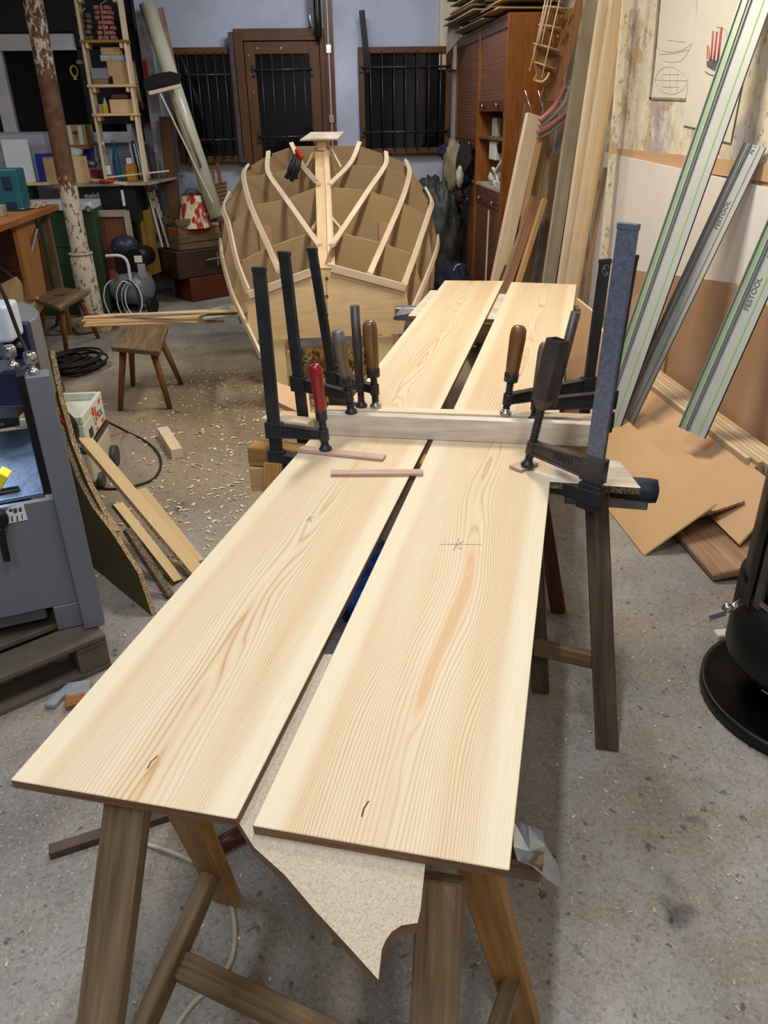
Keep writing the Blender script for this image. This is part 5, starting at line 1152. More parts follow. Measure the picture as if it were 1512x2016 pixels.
for k, (px_, py_, rx, ry, mt) in enumerate(((256, 588, 0.085, 0.16, 'navy'), (259, 590, 0.095, 0.15, 'white_plastic'), (262, 591, 0.075, 0.14, 'white_plastic'), (252, 590, 0.10, 0.165, 'navy'))):
    c0 = W(px_, py_, 7.5); MB().tube([c0+V((rx*cos(a), 0.01*k+0.02*sin(a), ry*sin(a))) for a in [2*pi*i/28 for i in range(28)]], 0.006, n=6, closed=True).build('hose_loop', mt, ho)
MB().tube(smooth([W(218, 552, 7.52), W(207, 565, 7.5), W(205, 590, 7.48), W(216, 618, 7.45), W(222, 628, 7.45)]), 0.006, n=6).build('hose_end', 'white_plastic', ho)
MB().tube(smooth([W(252, 556, 7.5), W(240, 555, 7.49), W(230, 575, 7.48), W(232, 600, 7.46), W(240, 620, 7.45)]), 0.006, n=6).build('hose_end', 'white_plastic', ho)

# ------------------------------------------------------------------ boat under construction, keel up
def bc(x, y): return (400+x/3.024, 230+y/3.024)          # detail view of the photo -> frame pixels
YS = [4.6, 5.15, 5.7, 6.25, 6.75]
boat = thing('wooden_boat', 'upside down boat under construction, moulds and battens behind a plywood transom', 'boat', (0.12, 5.7, 0))
def Wc(x, y, Y): return W(*bc(x, y), Y)
# transom
tp = [Wc(268, 1050, 4.6), Wc(700, 905, 4.6), Wc(765, 905, 4.6), Wc(1205, 1020, 4.6), Wc(1222, 1120, 4.6), Wc(1190, 1292, 4.6), Wc(290, 1332, 4.6), Wc(262, 1240, 4.6)]
tr = MB().prism(tp, (0, 0.018, 0), 0, (1, 0, 0)).build('transom', 'ply', boat, 0.001)
def tstrip(a, b_, w_, nm='transom_rim'): MB().beam(Wc(*a, 4.597), Wc(*b_, 4.597), w_, 0.024, up=(0, -1, 0)).build(nm, 'pine_pale', tr, 0.001)
tstrip((270, 1062), (640, 925), 0.042); tstrip((765, 900), (1205, 1018), 0.042)
for y in (963, 1069, 1180): p = Wc(736, y, 4.5985); MB().cyl(p+V((0, -.0015, 0)), p+V((0, .001, 0)), 0.010, n=14).build('screw_hole', 'trestle_dark', tr)
MB().cyl(Wc(733, 930, 4.5975), Wc(742, 1330, 4.5975), 0.0012, n=4).build('pencil_line', 'trestle', tr)
# battens: notch points at each mould, photo left and right side
LB = {5: [(262, 1250), (170, 1050), (115, 850), (104, 760), (100, 735)], 4: [(268, 1040), (200, 860), (150, 640), (118, 545), (150, 460)],
      3: [(452, 915), (385, 765), (280, 520), (240, 350), (262, 292)], 2: [(690, 765), (628, 680), (487, 480), (388, 330), (388, 215)], 1: [None, None, (688, 400), (590, 285), (528, 165)]}
RB = {5: [(1262, 1120), (1312, 1000), (1375, 840), (1398, 760), (1400, 715)], 4: [(1195, 1000), (1262, 815), (1340, 585), (1362, 505), (1330, 432)],
      3: [(990, 935), (1075, 742), (1182, 495), (1228, 335), (1210, 265)], 2: [(765, 765), (825, 680), (990, 430), (1083, 290), (1088, 215)], 1: [None, None, (752, 405), (878, 275), (928, 160)]}
keelz = [Wc(732, 905, 4.6), Wc(726, 690, 5.15), Wc(716, 430, 5.7), Wc(706, 200, 6.25), Wc(700, 135, 6.75)]
for side in (LB, RB):
    for k in side:
        pts = [Wc(*q, YS[i]) for i, q in enumerate(side[k]) if q]
        cs = smooth(pts, 7); ctr = V((0.15, 0, 0.45))
        ups = [(V((p.x-ctr.x, 0, p.z-ctr.z))).normalized() for p in cs]
        if k in (1, 2): 
            ups = [(u_*0.6+V((0, -0.6, 0.5))).normalized() for u_ in ups]
        e = (cs[-1]-cs[-2]).normalized(); cs.append(cs[-1]+e*0.03); ups.append(ups[-1])
        if k == 5:
            e = (cs[0]-cs[1]).normalized(); L_ = 0.42 if side is LB else 0.12; cs.insert(0, cs[0]+e*L_); ups.insert(0, ups[0])
        MB().strip(cs, 0.034, 0.017, ups).build('batten', 'pine_pale', boat, 0.001)
# moulds
zb = [None, 0.44, 0.42, 0.40, 0.40]
for i in (1, 2, 3, 4):
    L_ = [Wc(*LB[k][i], YS[i]) for k in (5, 4, 3, 2) if LB[k][i]]; R_ = [Wc(*RB[k][i], YS[i]) for k in (2, 3, 4, 5) if RB[k][i]]
    if i >= 2: L_.append(Wc(*LB[1][i], YS[i])); R_.insert(0, Wc(*RB[1][i], YS[i]))
    kt = keelz[i]-V((0, 0, 0.015)); c0 = V((kt.x, YS[i], 0.5))
    ins = lambda p: p+(c0-p).normalized()*0.014
    ol = [V((L_[0].x+0.03, YS[i], zb[i]))]+[ins(p) for p in L_]+([kt] if i < 4 else [])+[ins(p) for p in R_]+[V((R_[-1].x-0.03, YS[i], zb[i]))]
    # notches where the battens sit: a shallow step either side
    out = []
    for q in range(len(ol)):
        p = ol[q]
        if 1 < q < len(ol)-2:
            a = (ol[q-1]-p).normalized(); b_ = (ol[q+1]-p).normalized(); inn = (c0-p).normalized()
            out += [p+a*0.022+inn*0.0, p+a*0.018+inn*0.016, p+b_*0.018+inn*0.016, p+b_*0.022]
        else: out.append(p)
    MB().prism(out, (0, 0.012, 0), 0, (1, 0, 0), 1).build('mould', ['mdf', 'mdf_edge'], boat)
    for x in (c0.x-0.42, c0.x+0.42) if i < 4 else (c0.x-0.5, c0.x+0.5):
        zt = 0.98 if i == 2 else 0.62
        MB().box(x-0.045, YS[i]-0.02, 0.22, x+0.045, YS[i]-0.001, zt).build('mould_upright', 'mdf_brown', boat, 0.001)
# keel plank
kp = [keelz[0]+V((0, 0.02, 0)), keelz[1], keelz[2], keelz[3]]
MB().strip([Wc(733, 915, 4.60), Wc(726, 690, 5.15), Wc(715, 430, 5.7), Wc(707, 195, 6.22)], 0.105, 0.028, (0, -0.45, 0.9)).build('keel_plank', 'pine', boat, 0.002)
MB().strip([Wc(757, 915, 4.62), Wc(752, 690, 5.17), Wc(742, 430, 5.72), Wc(728, 200, 6.24)], 0.03, 0.07, (0, -0.45, 0.9)).build('keel_side', 'pine_pale', boat, 0.001)
MB().box(*pbox(624, 278, 642, 296, 6.15, 0.12)).build('stem_block', 'pine_pale', boat, 0.003)
MB().prism([Wc(650, 140, 6.25), Wc(765, 130, 6.25), Wc(745, 180, 6.25), Wc(680, 180, 6.25)], (0, 0.03, 0)).build('stem_gusset', 'mdf_edge', boat)
MB().prism([Wc(575, 135, 6.1), Wc(640, 90, 6.4), Wc(838, 88, 6.4), Wc(800, 128, 6.1), Wc(690, 125, 6.05)], (0, 0, -0.012)).build('stem_pad', 'planed', boat, 0.002)
for a, b_ in (((652, 668), (690, 605)), ((812, 660), (762, 600))): MB().beam(Wc(*a, 5.3), Wc(*b_, 5.6), 0.02, 0.014).build('short_brace', 'pine_pale', boat)
for a, b_ in (((752, 170), (820, 300)), ((662, 195), (618, 290))): MB().beam(Wc(*a, 6.2), Wc(*b_, 6.05), 0.012, 0.008).build('thin_strut', 'pine_pale', boat)
# strong back and legs
for x in (-0.22, 0.45): MB().beam((x, 4.66, 0.40-0.045), (x+0.06, 6.78, 0.355), 0.05, 0.09).build('base_rail', 'pine_orange', boat, 0.002)
for y in (4.9, 5.8, 6.6):
    for x in (-0.2, 0.48): MB().box(x-0.045, y-0.03, 0, x+0.045, y+0.03, 0.31).build('leg', 'mdf_edge', boat, 0.002)
for x in (-0.24, 0.42): MB().box(x-0.05, 4.625, 0.0, x+0.05, 4.66, 0.45).build('transom_leg', 'mdf_edge', boat, 0.002)
# spring clamps hanging on the first batten
sc = thing('spring_clamp', 'black spring clamps with red tips hooked on an upper left batten of the boat', 'clamp', W(580, 355, 5.85))
random.seed(4)
for k in range(6):
    a = Wc(548+k*7, 230+random.uniform(-8, 8), 5.82); b_ = Wc(492+k*12, 372+random.uniform(-12, 16), 5.80)
    MB().tube(smooth([a, (a+b_)/2+V((0.012*(-1)**k, -0.02, 0)), b_]), [0.014]*12+[0.017], n=8).build('clamp_arm', 'black', sc)
for k in range(3): MB().ell(Wc(562+k*11, 205+k*16, 5.80), 0.02, 0.018, 0.022, 10, 6).build('red_tip', 'red_plastic', sc)
MB().beam(Wc(585, 290, 5.82), Wc(682, 400, 5.72), 0.035, 0.016, up=(0.3, -1, 0.3)).build('clamp_strip', 'card_grey', sc)

# ------------------------------------------------------------------ shavings
def shav(name, label, n, fn, size, seed, mat='shaving', hz=0.004):
    random.seed(seed); m = MB()
    for _ in range(n):
        x, y = fn(); s_ = random.uniform(*size); a = random.uniform(0, pi); dx, dy = cos(a)*s_, sin(a)*s_; w_ = s_*random.uniform(.3, .6); nx, ny = -sin(a)*w_, cos(a)*w_; z = 0.0015; h_ = random.uniform(0.2, 1)*hz*2
        q = m.add([(x-dx-nx, y-dy-ny, z), (x-dx+nx, y-dy+ny, z+h_*.4), (x+nx*1.1, y+ny, z+h_), (x-nx*.8, y-ny, z+h_*.7), (x+dx+nx*.6, y+dy+ny*.6, z+h_*.2), (x+dx-nx*.5, y+dy-ny*.5, z)])
        m.face((q, q+3, q+2, q+1)); m.face((q+3, q+5, q+4, q+2))
    return tag(m.build(name, mat, origin=(0, 4, 0)), label, 'shavings', kind='stuff')
shav('wood_shavings', 'pale wood shavings scattered over the concrete floor', 750, lambda: (random.gauss(-0.5, 0.36), random.uniform(2.7, 5.6)), (0.006, 0.017), 1)
shav('wood_chips', 'sparse slivers and chips on the floor by the stove and trestle', 260, lambda: (random.choice((random.uniform(0.6, 1.5), random.uniform(-1.1, 1.2))), random.uniform(0.7, 2.6)), (0.002, 0.007), 2, hz=0.002)
shav('shavings_heap', 'thick orange litter of shavings under the boat', 1500, lambda: (random.gauss(0.22, 0.2), random.uniform(4.7, 6.0)), (0.010, 0.026), 3, 'shaving_heap', 0.03)

# ------------------------------------------------------------------ tambour cabinets along the right
XC = 1.55
def cab(name, label, y0, y1, zsh, zop, zlow, shelves, near):
    t = thing(name, label, 'cabinet', ((XC+2.05)/2, (y0+y1)/2, 0)); x1 = 2.05; zt = 2.31; e = 0.028
    m = MB(); m.box(XC, y0, 0, x1, y0+e, zt); m.box(XC, y1-e, 0, x1, y1, zt); m.build('side_panel', 'cabinet_side', t, 0.002)
    MB().box(XC, y0+e, zt-0.025, x1, y1-e, zt).build('top_panel', 'cabinet_dark', t); MB().box(XC, y0+e, 0.0, x1, y1-e, 0.06).build('plinth', 'cabinet_dark', t)
    MB().box(x1-0.015, y0+e, 0.06, x1, y1-e, zt-0.025).build('back_panel', 'cabinet_side', t)
    MB().box(XC+0.004, y0+e, 2.222, XC+0.025, y1-e, zt-0.025).build('header', 'cabinet_dark', t)
    def shutter(z0, z1, knobs):
        m = MB(); n_ = int((z1-z0)/0.026)
        for i in range(n_):
            z = z0+(z1-z0)*i/n_; m.box(XC+0.014, y0+e, z+0.0025, XC+0.022+0.0, y1-e, z+(z1-z0)/n_-0.0025)
        m.box(XC+0.0165, y0+e, z0, XC+0.028, y1-e, z1, 1)
        s_ = m.build('roll_shutter', ['shutter_wood', 'shutter_gap'], t)
        zk = z0+0.03 if knobs > 0 else z1-0.035
        MB().box(XC+0.006, y0+e, zk-0.04, XC+0.014, y1-e, zk+0.04).build('shutter_rail', 'cabinet_dark', s_)
        for f in (0.22, 0.74):
            y = y0+(y1-y0)*f; MB().lathe([(0.012, 0), (0.010, 0.018), (0.022, 0.022), (0.018, 0.032)], (XC+0.006, y, zk), (-1, 0, 0), n=10).build('knob', 'zinc', s_)
    shutter(zsh, 2.222, 1); shutter(0.06, zlow, -1)
    MB().box(XC-0.0, y0+e, zop-0.022, x1-0.02, y1-e, zop).build('worktop', 'card_grey' if near else 'bench_top', t, 0.002)
    MB().box(XC+0.004, y0+e, zlow, XC+0.02, y1-e, zop-0.023).build('fascia', 'cabinet_dark', t)
    for z, d_ in shelves: MB().box(XC+0.015, y0+e, z-0.011, x1-0.02, y1-e, z+0.011).build('shelf', 'crate_wood' if near else 'cabinet_dark', t)
    return t
wood('model_wood', C(178, 134, 92), C(140, 98, 62), contrast=0.8)
plain('shutter_gap', C(186, 138, 104), 0.6)
wood('shutter_wood', C(128, 84, 62), C(98, 60, 42), contrast=0.7, rough=0.45, blotch=0.2)
cab('tambour_cabinet', 'nearer half of the brown roller shutter cabinet, open in the middle', 6.55, 7.59, 1.677, 1.097, 1.015, ((1.465, 0),), True)
cab('tambour_cabinet', 'farther half of the brown roller shutter cabinet, beside the barred window', 7.60, 8.72, 1.375, 1.097, 0.957, (), False)
# things in the cabinet
def C3(x, y): return R(870+x/7.465, 250+y/7.465, 1.62)
t_ = thing('white_bowl', 'white upturned bowl on the cabinet shelf', 'bowl', (1.72, 6.85, 1.62)); MB().lathe([(0.05, 0), (0.085, 0.03), (0.10, 0.10), (0.10, 0.105)], (1.70, 6.82, 1.56), (0, 0, 1), n=20).build('bowl', 'white_plastic', t_); MB().lathe([(0.03, -0.085), (0.05, 0)], (1.70, 6.82, 1.56), n=16).build('foot', 'white_plastic', t_)
tag(MB().box(1.60, 6.66, 1.477, 1.72, 6.76, 1.60).build('blue_tin', 'machine_light', bevel=0.004), 'pale blue tin at the right of the upper cabinet shelf', 'tin')
tag(MB().box(1.60, 7.02, 1.477, 1.70, 7.20, 1.62).build('grey_carton', 'card_grey', bevel=0.004), 'grey dusty carton on the upper cabinet shelf', 'carton')
tag(MB().ell((1.66, 6.93, 1.545), 0.05, 0.07, 0.07, 14, 9, amp=0.3, seed=6).build('black_can', 'dusty_black'), 'black rounded can between carton and blue tin in the cabinet', 'can')
tag(MB().box(1.58, 6.93, 1.30, 1.72, 7.18, 1.445).build('dusty_box', 'dusty_white', bevel=0.008), 'dusty cream box leaning in the lower cabinet opening', 'box')
wr = thing('wire_rack', 'small black wire rack beside the dusty cream box', 'rack', (1.6, 6.85, 1.3))
for k in range(5): MB().tube(smooth([(1.60, 6.90-k*0.035, 1.36), (1.585, 6.88-k*0.035, 1.42), (1.61, 6.84-k*0.035, 1.445)]), 0.004, n=5).build('wire', 'black', wr)
dv = thing('white_vase', 'dusty white jug lying in the cabinet opening', 'jug', (1.66, 6.95, 1.10)); MB().ell((1.64, 7.12, 1.16), 0.06, 0.08, 0.055, 16, 9, amp=0.3, seed=1).build('jug_body', 'dusty_white', dv); MB().cyl((1.62, 7.05, 1.12), (1.60, 6.88, 1.12), 0.03, n=12).build('neck', 'dusty_white', dv)
MB().tube(smooth([(1.60, 7.1, 1.2), (1.58, 7.0, 1.24), (1.59, 6.9, 1.2), (1.6, 6.85, 1.12)]), 0.012, n=7).build('jug_handle', 'dusty_white', dv)
tag(MB().beam((1.60, 6.90, 1.22), (1.64, 6.72, 1.36), 0.06, 0.03).build('spray_gun', 'cream_cloth', bevel=0.004), 'cream tool propped in the cabinet opening', 'tool')
tag(MB().box(1.57, 6.68, 1.098, 1.64, 6.80, 1.15).build('silver_box', 'alu', bevel=0.003), 'small silver box at the front edge of the cabinet worktop', 'box')
tag(MB().tube(smooth([(1.60, 6.98, 1.104), (1.57, 6.88, 1.104), (1.60, 6.76, 1.104), (1.66, 6.85, 1.106), (1.62, 6.95, 1.108)]), 0.004, n=6).build('thin_cord', 'cream_cloth'), 'thin cord curled on the cabinet worktop', 'cord')
tag(MB().beam((1.53, 6.86, 0.92), (1.52, 6.82, 0.25), 0.016, 0.012, up=(1, 0, 0)).build('white_stick', 'pine_pale'), 'pale stick hanging on the lower shutter knob of the near cabinet', 'stick')
# coats
def blob(name, label, cat, c, rx, ry, rz, mat, seed, amp=0.35, freq=3, par=None):
    o = MB().ell(c, rx, ry, rz, 26, 18, amp=amp, freq=freq, seed=seed).build(name, mat, par)
    return tag(o, label, cat) if par is None else o
blob('khaki_jacket', 'khaki jacket hanging at the far cabinet front', 'jacket', (1.42, 8.05, 1.18), 0.09, 0.16, 0.24, 'khaki', 3, 0.35, 2.5)
blob('black_jacket', 'black jacket hanging behind the khaki one', 'jacket', (1.50, 7.86, 1.21), 0.08, 0.17, 0.19, 'bristle', 9, 0.4)
blob('cream_cloth', 'cream cloth rolled over the black jacket', 'cloth', (1.43, 7.72, 1.13), 0.035, 0.05, 0.09, 'cream_cloth', 5, 0.2)
blob('dark_hood', 'dark blue hood at the top left of the khaki jacket', 'hood', (1.36, 8.18, 1.33), 0.06, 0.08, 0.07, 'navy', 12, 0.4)
blob('leather_bag', 'small brown leather bag below the khaki jacket', 'bag', (1.47, 7.92, 0.94), 0.05, 0.10, 0.07, 'leather_dark', 2, 0.3)
def heap(name, label, c, rx, ry, rz, mat, seed, fq=4.5, am=0.55, n_=44, k_=30): return tag(MB().ell(c, rx, ry, rz, n_, k_, amp=am, freq=fq, seed=seed).build(name, mat), label, 'tarpaulin')
heap('tarpaulin', 'crumpled grey-green tarpaulin heap right of the boat', (1.29, 8.05, 0.52), 0.24, 0.26, 0.54, 'tarp', 4, 4.2, 0.2)
heap('dark_sheet', 'dark navy cloth heap on the floor before the far cabinet', (1.30, 7.25, 0.13), 0.19, 0.48, 0.30, 'dark_navy_cloth', 7, 4.0, 0.22)
heap('tarpaulin', 'upper folds of tarpaulin bunched against the wall', (1.24, 8.38, 0.86), 0.18, 0.20, 0.22, 'tarp', 15, 3.5, 0.35)
tag(MB().beam((0.98, 8.60, 0.62), (1.20, 8.62, 0.95), 0.38, 0.02, up=(0, 1, 0)).build('cardboard_sheet', 'cardboard_dark'), 'brown cardboard behind the tarpaulin heap under the window', 'cardboard')
tag(MB().tube(smooth([W(893, 533, 6.75), W(898, 523, 6.75), W(906, 520, 6.76)]), 0.006, n=6).build('pale_strap', 'cream_cloth'), 'small pale strap on the dark navy cloth', 'strap')
# cardboard on the cabinet top
random.seed(17)
nm = ['lowest', 'second lowest', 'third lowest', 'fourth', 'fifth', 'sixth', 'seventh', 'eighth', 'ninth', 'tenth', 'eleventh', 'topmost']
for k in range(12):
    z = 2.322+k*0.021; sh = random.uniform(-0.28, -0.02) ; y0 = 6.75+random.uniform(-.2, .5); y1 = y0+random.uniform(1.0, 1.35); tl = random.uniform(-0.02, 0.015)
    y1 = min(y1, 8.6); x0 = XC+sh*0.6
    m = MB(); p = [(x0, y0, z+tl*0), (x0-0.03, y1, z+0.004), (2.02, y1+random.uniform(-.1, .05), z), (2.02, y0+0.05, z)]
    m.prism(p, (0, 0, 0.009)); tag(m.build('cardboard_sheet', ['card_grey', 'cardboard', 'cardboard_dark'][k % 3]), '%s flat cardboard sheet of the stack on the cabinet' % nm[k], 'cardboard', 'cardboard sheets on the cabinet')
for k in range(6):
    z = 2.60+k*0.014; y0 = 6.55+random.uniform(0, .35); m = MB(); p = [(XC-0.10-0.10*random.random(), y0+0.2, z), (XC-.02, y0+1.1, z), (2.0, y0+1.0, z+0.01), (2.0, y0, z+0.02)]
    m.prism(p, (0, 0, 0.006)); tag(m.build('paper_sheet', ['dusty_white', 'card_grey', 'cardboard'][k % 3]), '%s loose sheet on top of the cardboard stack' % ['lowest', 'second', 'third', 'fourth', 'fifth', 'topmost'][k], 'sheet', 'loose sheets on the cabinet')
tag(MB().prism([(1.46, 8.1, 2.5), (1.42, 8.5, 2.44), (1.40, 8.45, 2.16), (1.47, 8.2, 2.26)], (0.01, 0, 0)).build('cardboard_flap', 'card_grey'), 'grey cardboard flap hanging down from the cabinet top', 'cardboard')
tag(MB().ell((1.55, 8.15, 2.62), 0.09, 0.13, 0.05, 14, 8, amp=0.5, seed=4).build('plastic_wrap', 'white_plastic'), 'crumpled white wrap on the cardboard stack', 'wrap')
o = MB().box(1.38, YB-0.06, 2.05, 1.60, YB-0.001, ZC).build('trim_5', 'pine_pale'); o['kind'] = 'structure'
tag(MB().beam(W(712, 20, 8.62), W(725, 143, 8.72), 0.055, 0.03, up=(0, 1, 0)).build('iron_flat', 'iron'), 'dark iron bar standing up at the top left of the right barred window', 'bar')

# ------------------------------------------------------------------ timber leaning at the cabinet end
def lean(label, top, bot, Yt, Yb, w_, t_, mat, name='timber_plank', up=(0.25, -1, 0.0), foot=None):
    a = W(*top, Yt); b_ = foot if foot is not None else W(*bot, Yb); d = (b_-a)
    if foot is None: b_ = a+d*((a.z-0.01)/(a.z-b_.z))
    return tag(MB().beam(b_, a, w_, t_, up=up).build(name, mat, bevel=0.002), label, 'timber')
l1 = lean('tall pale boxed beam with square cut top leaning at the cabinet end', (1050, 226), (980, 555), 6.25, 6.02, 0.115, 0.045, 'pine_pale', 'timber_beam')
lean('tan side lath fixed behind the tall pale boxed beam', (1073, 228), (999, 560), 6.30, 6.07, 0.03, 0.05, 'pine_orange')
for k, x in enumerate((1040, 1063)): tag(MB().cyl(W(x+14, 250, 6.31), W(x-6 if k == 0 else x-3, 178, 6.33), 0.006, n=8).build('steel_rod', 'zinc'), ['thin steel rod sticking up behind the pale beam, left one', 'thin steel rod sticking up behind the pale beam, right one'][k], 'rod', 'steel rods behind the pale beam')
lean('short brown board with a pale edge lath leaning right of the pale beam', (1055, 390), (990, 580), 6.18, 5.9, 0.085, 0.03, 'brown_plank')
lean('dark mauve board behind the short brown board', (1043, 387), (975, 590), 6.23, 5.95, 0.05, 0.02, 'walnut'); lean('pale edge lath along the short brown board', (1072, 392), (1009, 590), 6.16, 5.88, 0.04, 0.035, 'pine_orange')
lean('long grey plank leaning left of the thick pine bundle', (1163, 0), (1080, 555), 6.05, 5.88, 0.105, 0.03, 'grey_plank')
lean('wide pale pine beam, left piece of the thick leaning bundle', (1191, 0), (1107, 560), 5.55, 5.50, 0.078, 0.035, 'pine_pale', 'timber_beam')
lean('pine beam, middle piece of the thick leaning bundle', (1212, 0), (1123, 560), 5.50, 5.45, 0.07, 0.035, 'pine_pale', 'timber_beam')
lean('narrow orange pine lath on the right side of the thick leaning bundle', (1228, 0), (1135, 560), 5.50, 5.45, 0.03, 0.05, 'pine', 'timber_beam')
lean('dark brown lath between grey plank and pine bundle', (1180, 60), (1098, 555), 6.1, 5.98, 0.03, 0.02, 'red_wood'); lean('thin brown plank behind the pine bundle by the wall', (1192, 330), (1150, 590), 5.6, 5.45, 0.03, 0.02, 'brown_plank')
lean('mottled plaster wall column between pine bundle and wall', (1236, -40), (1184, 560), 5.38, 5.3, 0.05, 0.02, 'plaster')  # plaster-coloured upright standing in for the mottled wall column
lean('second grey board behind the long grey plank', (1183, 0), (1108, 480), 6.12, 6.02, 0.05, 0.02, 'card_grey')
lean('slim blue-grey rail behind the ship model', (1143, 10), (1120, 190), 6.45, 6.42, 0.06, 0.02, 'book_grey', foot=V((1.80, 6.40, 0.01)))
lean('big brown hardboard sheet standing behind the leaning beams', (1080, 255), (1062, 560), 6.46, 6.42, 0.24, 0.008, 'mdf_brown', 'hardboard_sheet')
lean('second brown board with slanting side behind the beams', (1100, 300), (1075, 560), 6.40, 6.36, 0.14, 0.01, 'cardboard_dark', 'hardboard_sheet')
lean('ochre round stick leaning behind the hose bundle', (1115, 240), (1085, 470), 6.35, 6.3, 0.03, 0.03, 'yellow_wood')
lean('thin brown board end showing behind the left steel rod', (1041, 205), (985, 560), 6.40, 6.30, 0.075, 0.008, 'cardboard_dark', 'hardboard_sheet')
lean('light brown board end showing behind the right steel rod', (1079, 202), (1030, 560), 6.44, 6.36, 0.085, 0.008, 'cardboard', 'hardboard_sheet')
hs = thing('hose_bundle', 'bundle of faded red and grey hoses looped beside the pale beam', 'hose', W(1090, 260, 6.2))
for k, (mt, pts) in enumerate((('hose_red', ((1062, 238), (1085, 218), (1102, 192), (1108, 176), (1114, 170))), ('hose_grey', ((1060, 248), (1090, 226), (1112, 200), (1118, 176), (1126, 174))), ('hose_red', ((1058, 262), (1088, 244), (1116, 218), (1125, 198), (1128, 185))), ('hose_grey', ((1056, 270), (1082, 258), (1112, 232), (1126, 208))))):
    MB().tube(smooth([W(x, y, 6.12+0.03*k) for x, y in pts]), 0.019, n=10).build('hose', mt, hs)
# model ship hull hanging on its board
sh = thing('ship_model', 'wooden half model of a ship hull with thin strings, hanging on a board', 'model', W(1095, 195, 6.2))
MB().prism([W(1146, -30, 6.28), W(1172, -40, 6.28), W(1140, 60, 6.28), (W(1118, 130, 6.28)), W(1097, 201, 6.28), W(1062, 198, 6.28), W(1082, 140, 6.28)], (0, 0.02, 0), 0, (0, 0, 1)).build('back_board', 'model_wood', sh)
dk = [((1078, -32), (1122, -26)), ((1071, 10), (1113, 15)), ((1062, 46), (1105, 54)), ((1052, 84), (1103, 98)), ((1054, 121), (1094, 134))]
for k, (a, b_) in enumerate(dk):
    f = lambda q, dy, Y: W(a[0]+(b_[0]-a[0])*q, a[1]+(b_[1]-a[1])*q+dy, Y)
    MB().prism([f(0, 0, 6.03), f(0.5, -1, 6.0), f(1, 0, 6.2), f(1, 3, 6.2), f(0.5, 2.5, 6.0), f(0, 2.5, 6.03)], (0, 0.03, 0), 0, (1, 0, 0)).build('deck_edge', 'ply', sh)
    MB().prism([f(0.04, 3, 6.05), f(0.5, 3, 6.03), f(1, 3.5, 6.2), f(1, 13, 6.22), f(0.72, 13, 6.1), f(0.35, 10, 6.06), f(0.1, 6, 6.05)], (0, 0.03, 0), 0, (1, 0, 0)).build('frame', 'model_wood', sh)
    if k < 3:
        for q in (0.22, 0.42, 0.62): MB().cyl(f(q, 4, 6.12), f(q, 34, 6.12), 0.009, n=6).build('post', 'brown_plank', sh)
        MB().prism([f(0.98, 4, 6.2), W(b_[0]+14, b_[1]+2, 6.2), W(b_[0]+6, b_[1]+22, 6.2), W(b_[0]-1, b_[1]+24, 6.2), W(b_[0]-6, b_[1]+18, 6.2), W(b_[0]-2, b_[1]+12, 6.2)], (0, 0.05, 0), 0, (0, 0, 1)).build('bracket', 'model_wood', sh)
MB().prism([W(1052, 88, 6.06), W(1102, 101, 6.22), W(1097, 133, 6.22), W(1086, 165, 6.22), W(1078, 172, 6.2), W(1064, 163, 6.04), W(1052, 160, 6.02), W(1052, 155, 6.02), W(1058, 146, 6.03), W(1056, 132, 6.04), W(1053, 118, 6.06)], (0.0, 0.04, 0), 0, (0, 0, 1)).build('hull_side', 'model_wood', sh)
MB().tube(smooth([W(1081, 143, 6.0), W(1076, 154, 5.99), W(1066, 161, 5.98), W(1054, 158, 5.98)]), 0.007, n=6).build('stem_curve', 'ply', sh)
for a, b_ in (((1084, -20), (1042, 140)), ((1104, -10), (1066, 155)), ((1078, -20), (1056, 84)), ((1084, -20), (1060, 84)), ((1090, -20), (1066, 86))): MB().cyl(W(*a, 5.96), W(*b_, 5.96), 0.0045, n=6).build('string', 'pine_pale', sh)

# ------------------------------------------------------------------ drawings pinned on the plaster
def paper(name, label, px, X=XR-0.006, th=0.004):
    ps = [R(x, y, X) for x, y in px]; t_ = thing(name, label, 'drawing', ps[-1]); MB().prism(ps, (th, 0, 0)).build('sheet', 'paper', t_); return t_
XP = XR-0.006
d1 = paper('boat_drawing', 'pencil line drawing of a boat in grey frame, pinned on the flaking wall', ((1304, -30), (1373, -30), (1365, 100), (1348, 197), (1282, 192), (1294, 90)))
def pl(par, pts, mat='pencil', r=0.001, n=5):
    MB().tube(smooth([R(x, y, XP-0.0015) for x, y in pts], n), r, n=4).build('drawn_line', mat, par)
def d4(x, y): return (1050+x/3.273, y/3.273)
for pts in (((805, 310), (830, 380), (880, 400), (960, 385), (1020, 290)), ((805, 310), (860, 335), (950, 325), (1022, 280)), ((815, 350), (900, 345), (1000, 320)), ((860, 258), (980, 272)), ((780, 515), (820, 450), (885, 430), (960, 470), (993, 520), (960, 580), (890, 608), (820, 580), (780, 515)), ((780, 515), (993, 520)), ((830, 470), (830, 570)), ((880, 435), (880, 600)), ((930, 450), (925, 590)), ((835, 480), (940, 480)), ((835, 560), (940, 562))):
    pl(d1, [d4(*p) for p in pts])
MB().prism([R(*p, XP-0.002) for p in (d4(745, 640), d4(750, 625), d4(985, 633), d4(980, 648))], (0.001, 0, 0)).build('frame_edge', 'card_grey', d1); MB().prism([R(*p, XP-0.002) for p in (d4(745, 640), d4(757, 640), d4(820, -60), d4(806, -60))], (0.001, 0, 0)).build('frame_edge', 'card_grey', d1)
d2 = paper('ship_picture', 'picture of a dark sailing ship with red masts, pinned beside the boat drawing', ((1378, -30), (1470, -30), (1480, 60), (1437, 281), (1415, 276), (1418, 262), (1343, 246), (1352, 190)), X=XR-0.012)
XP = XR-0.013
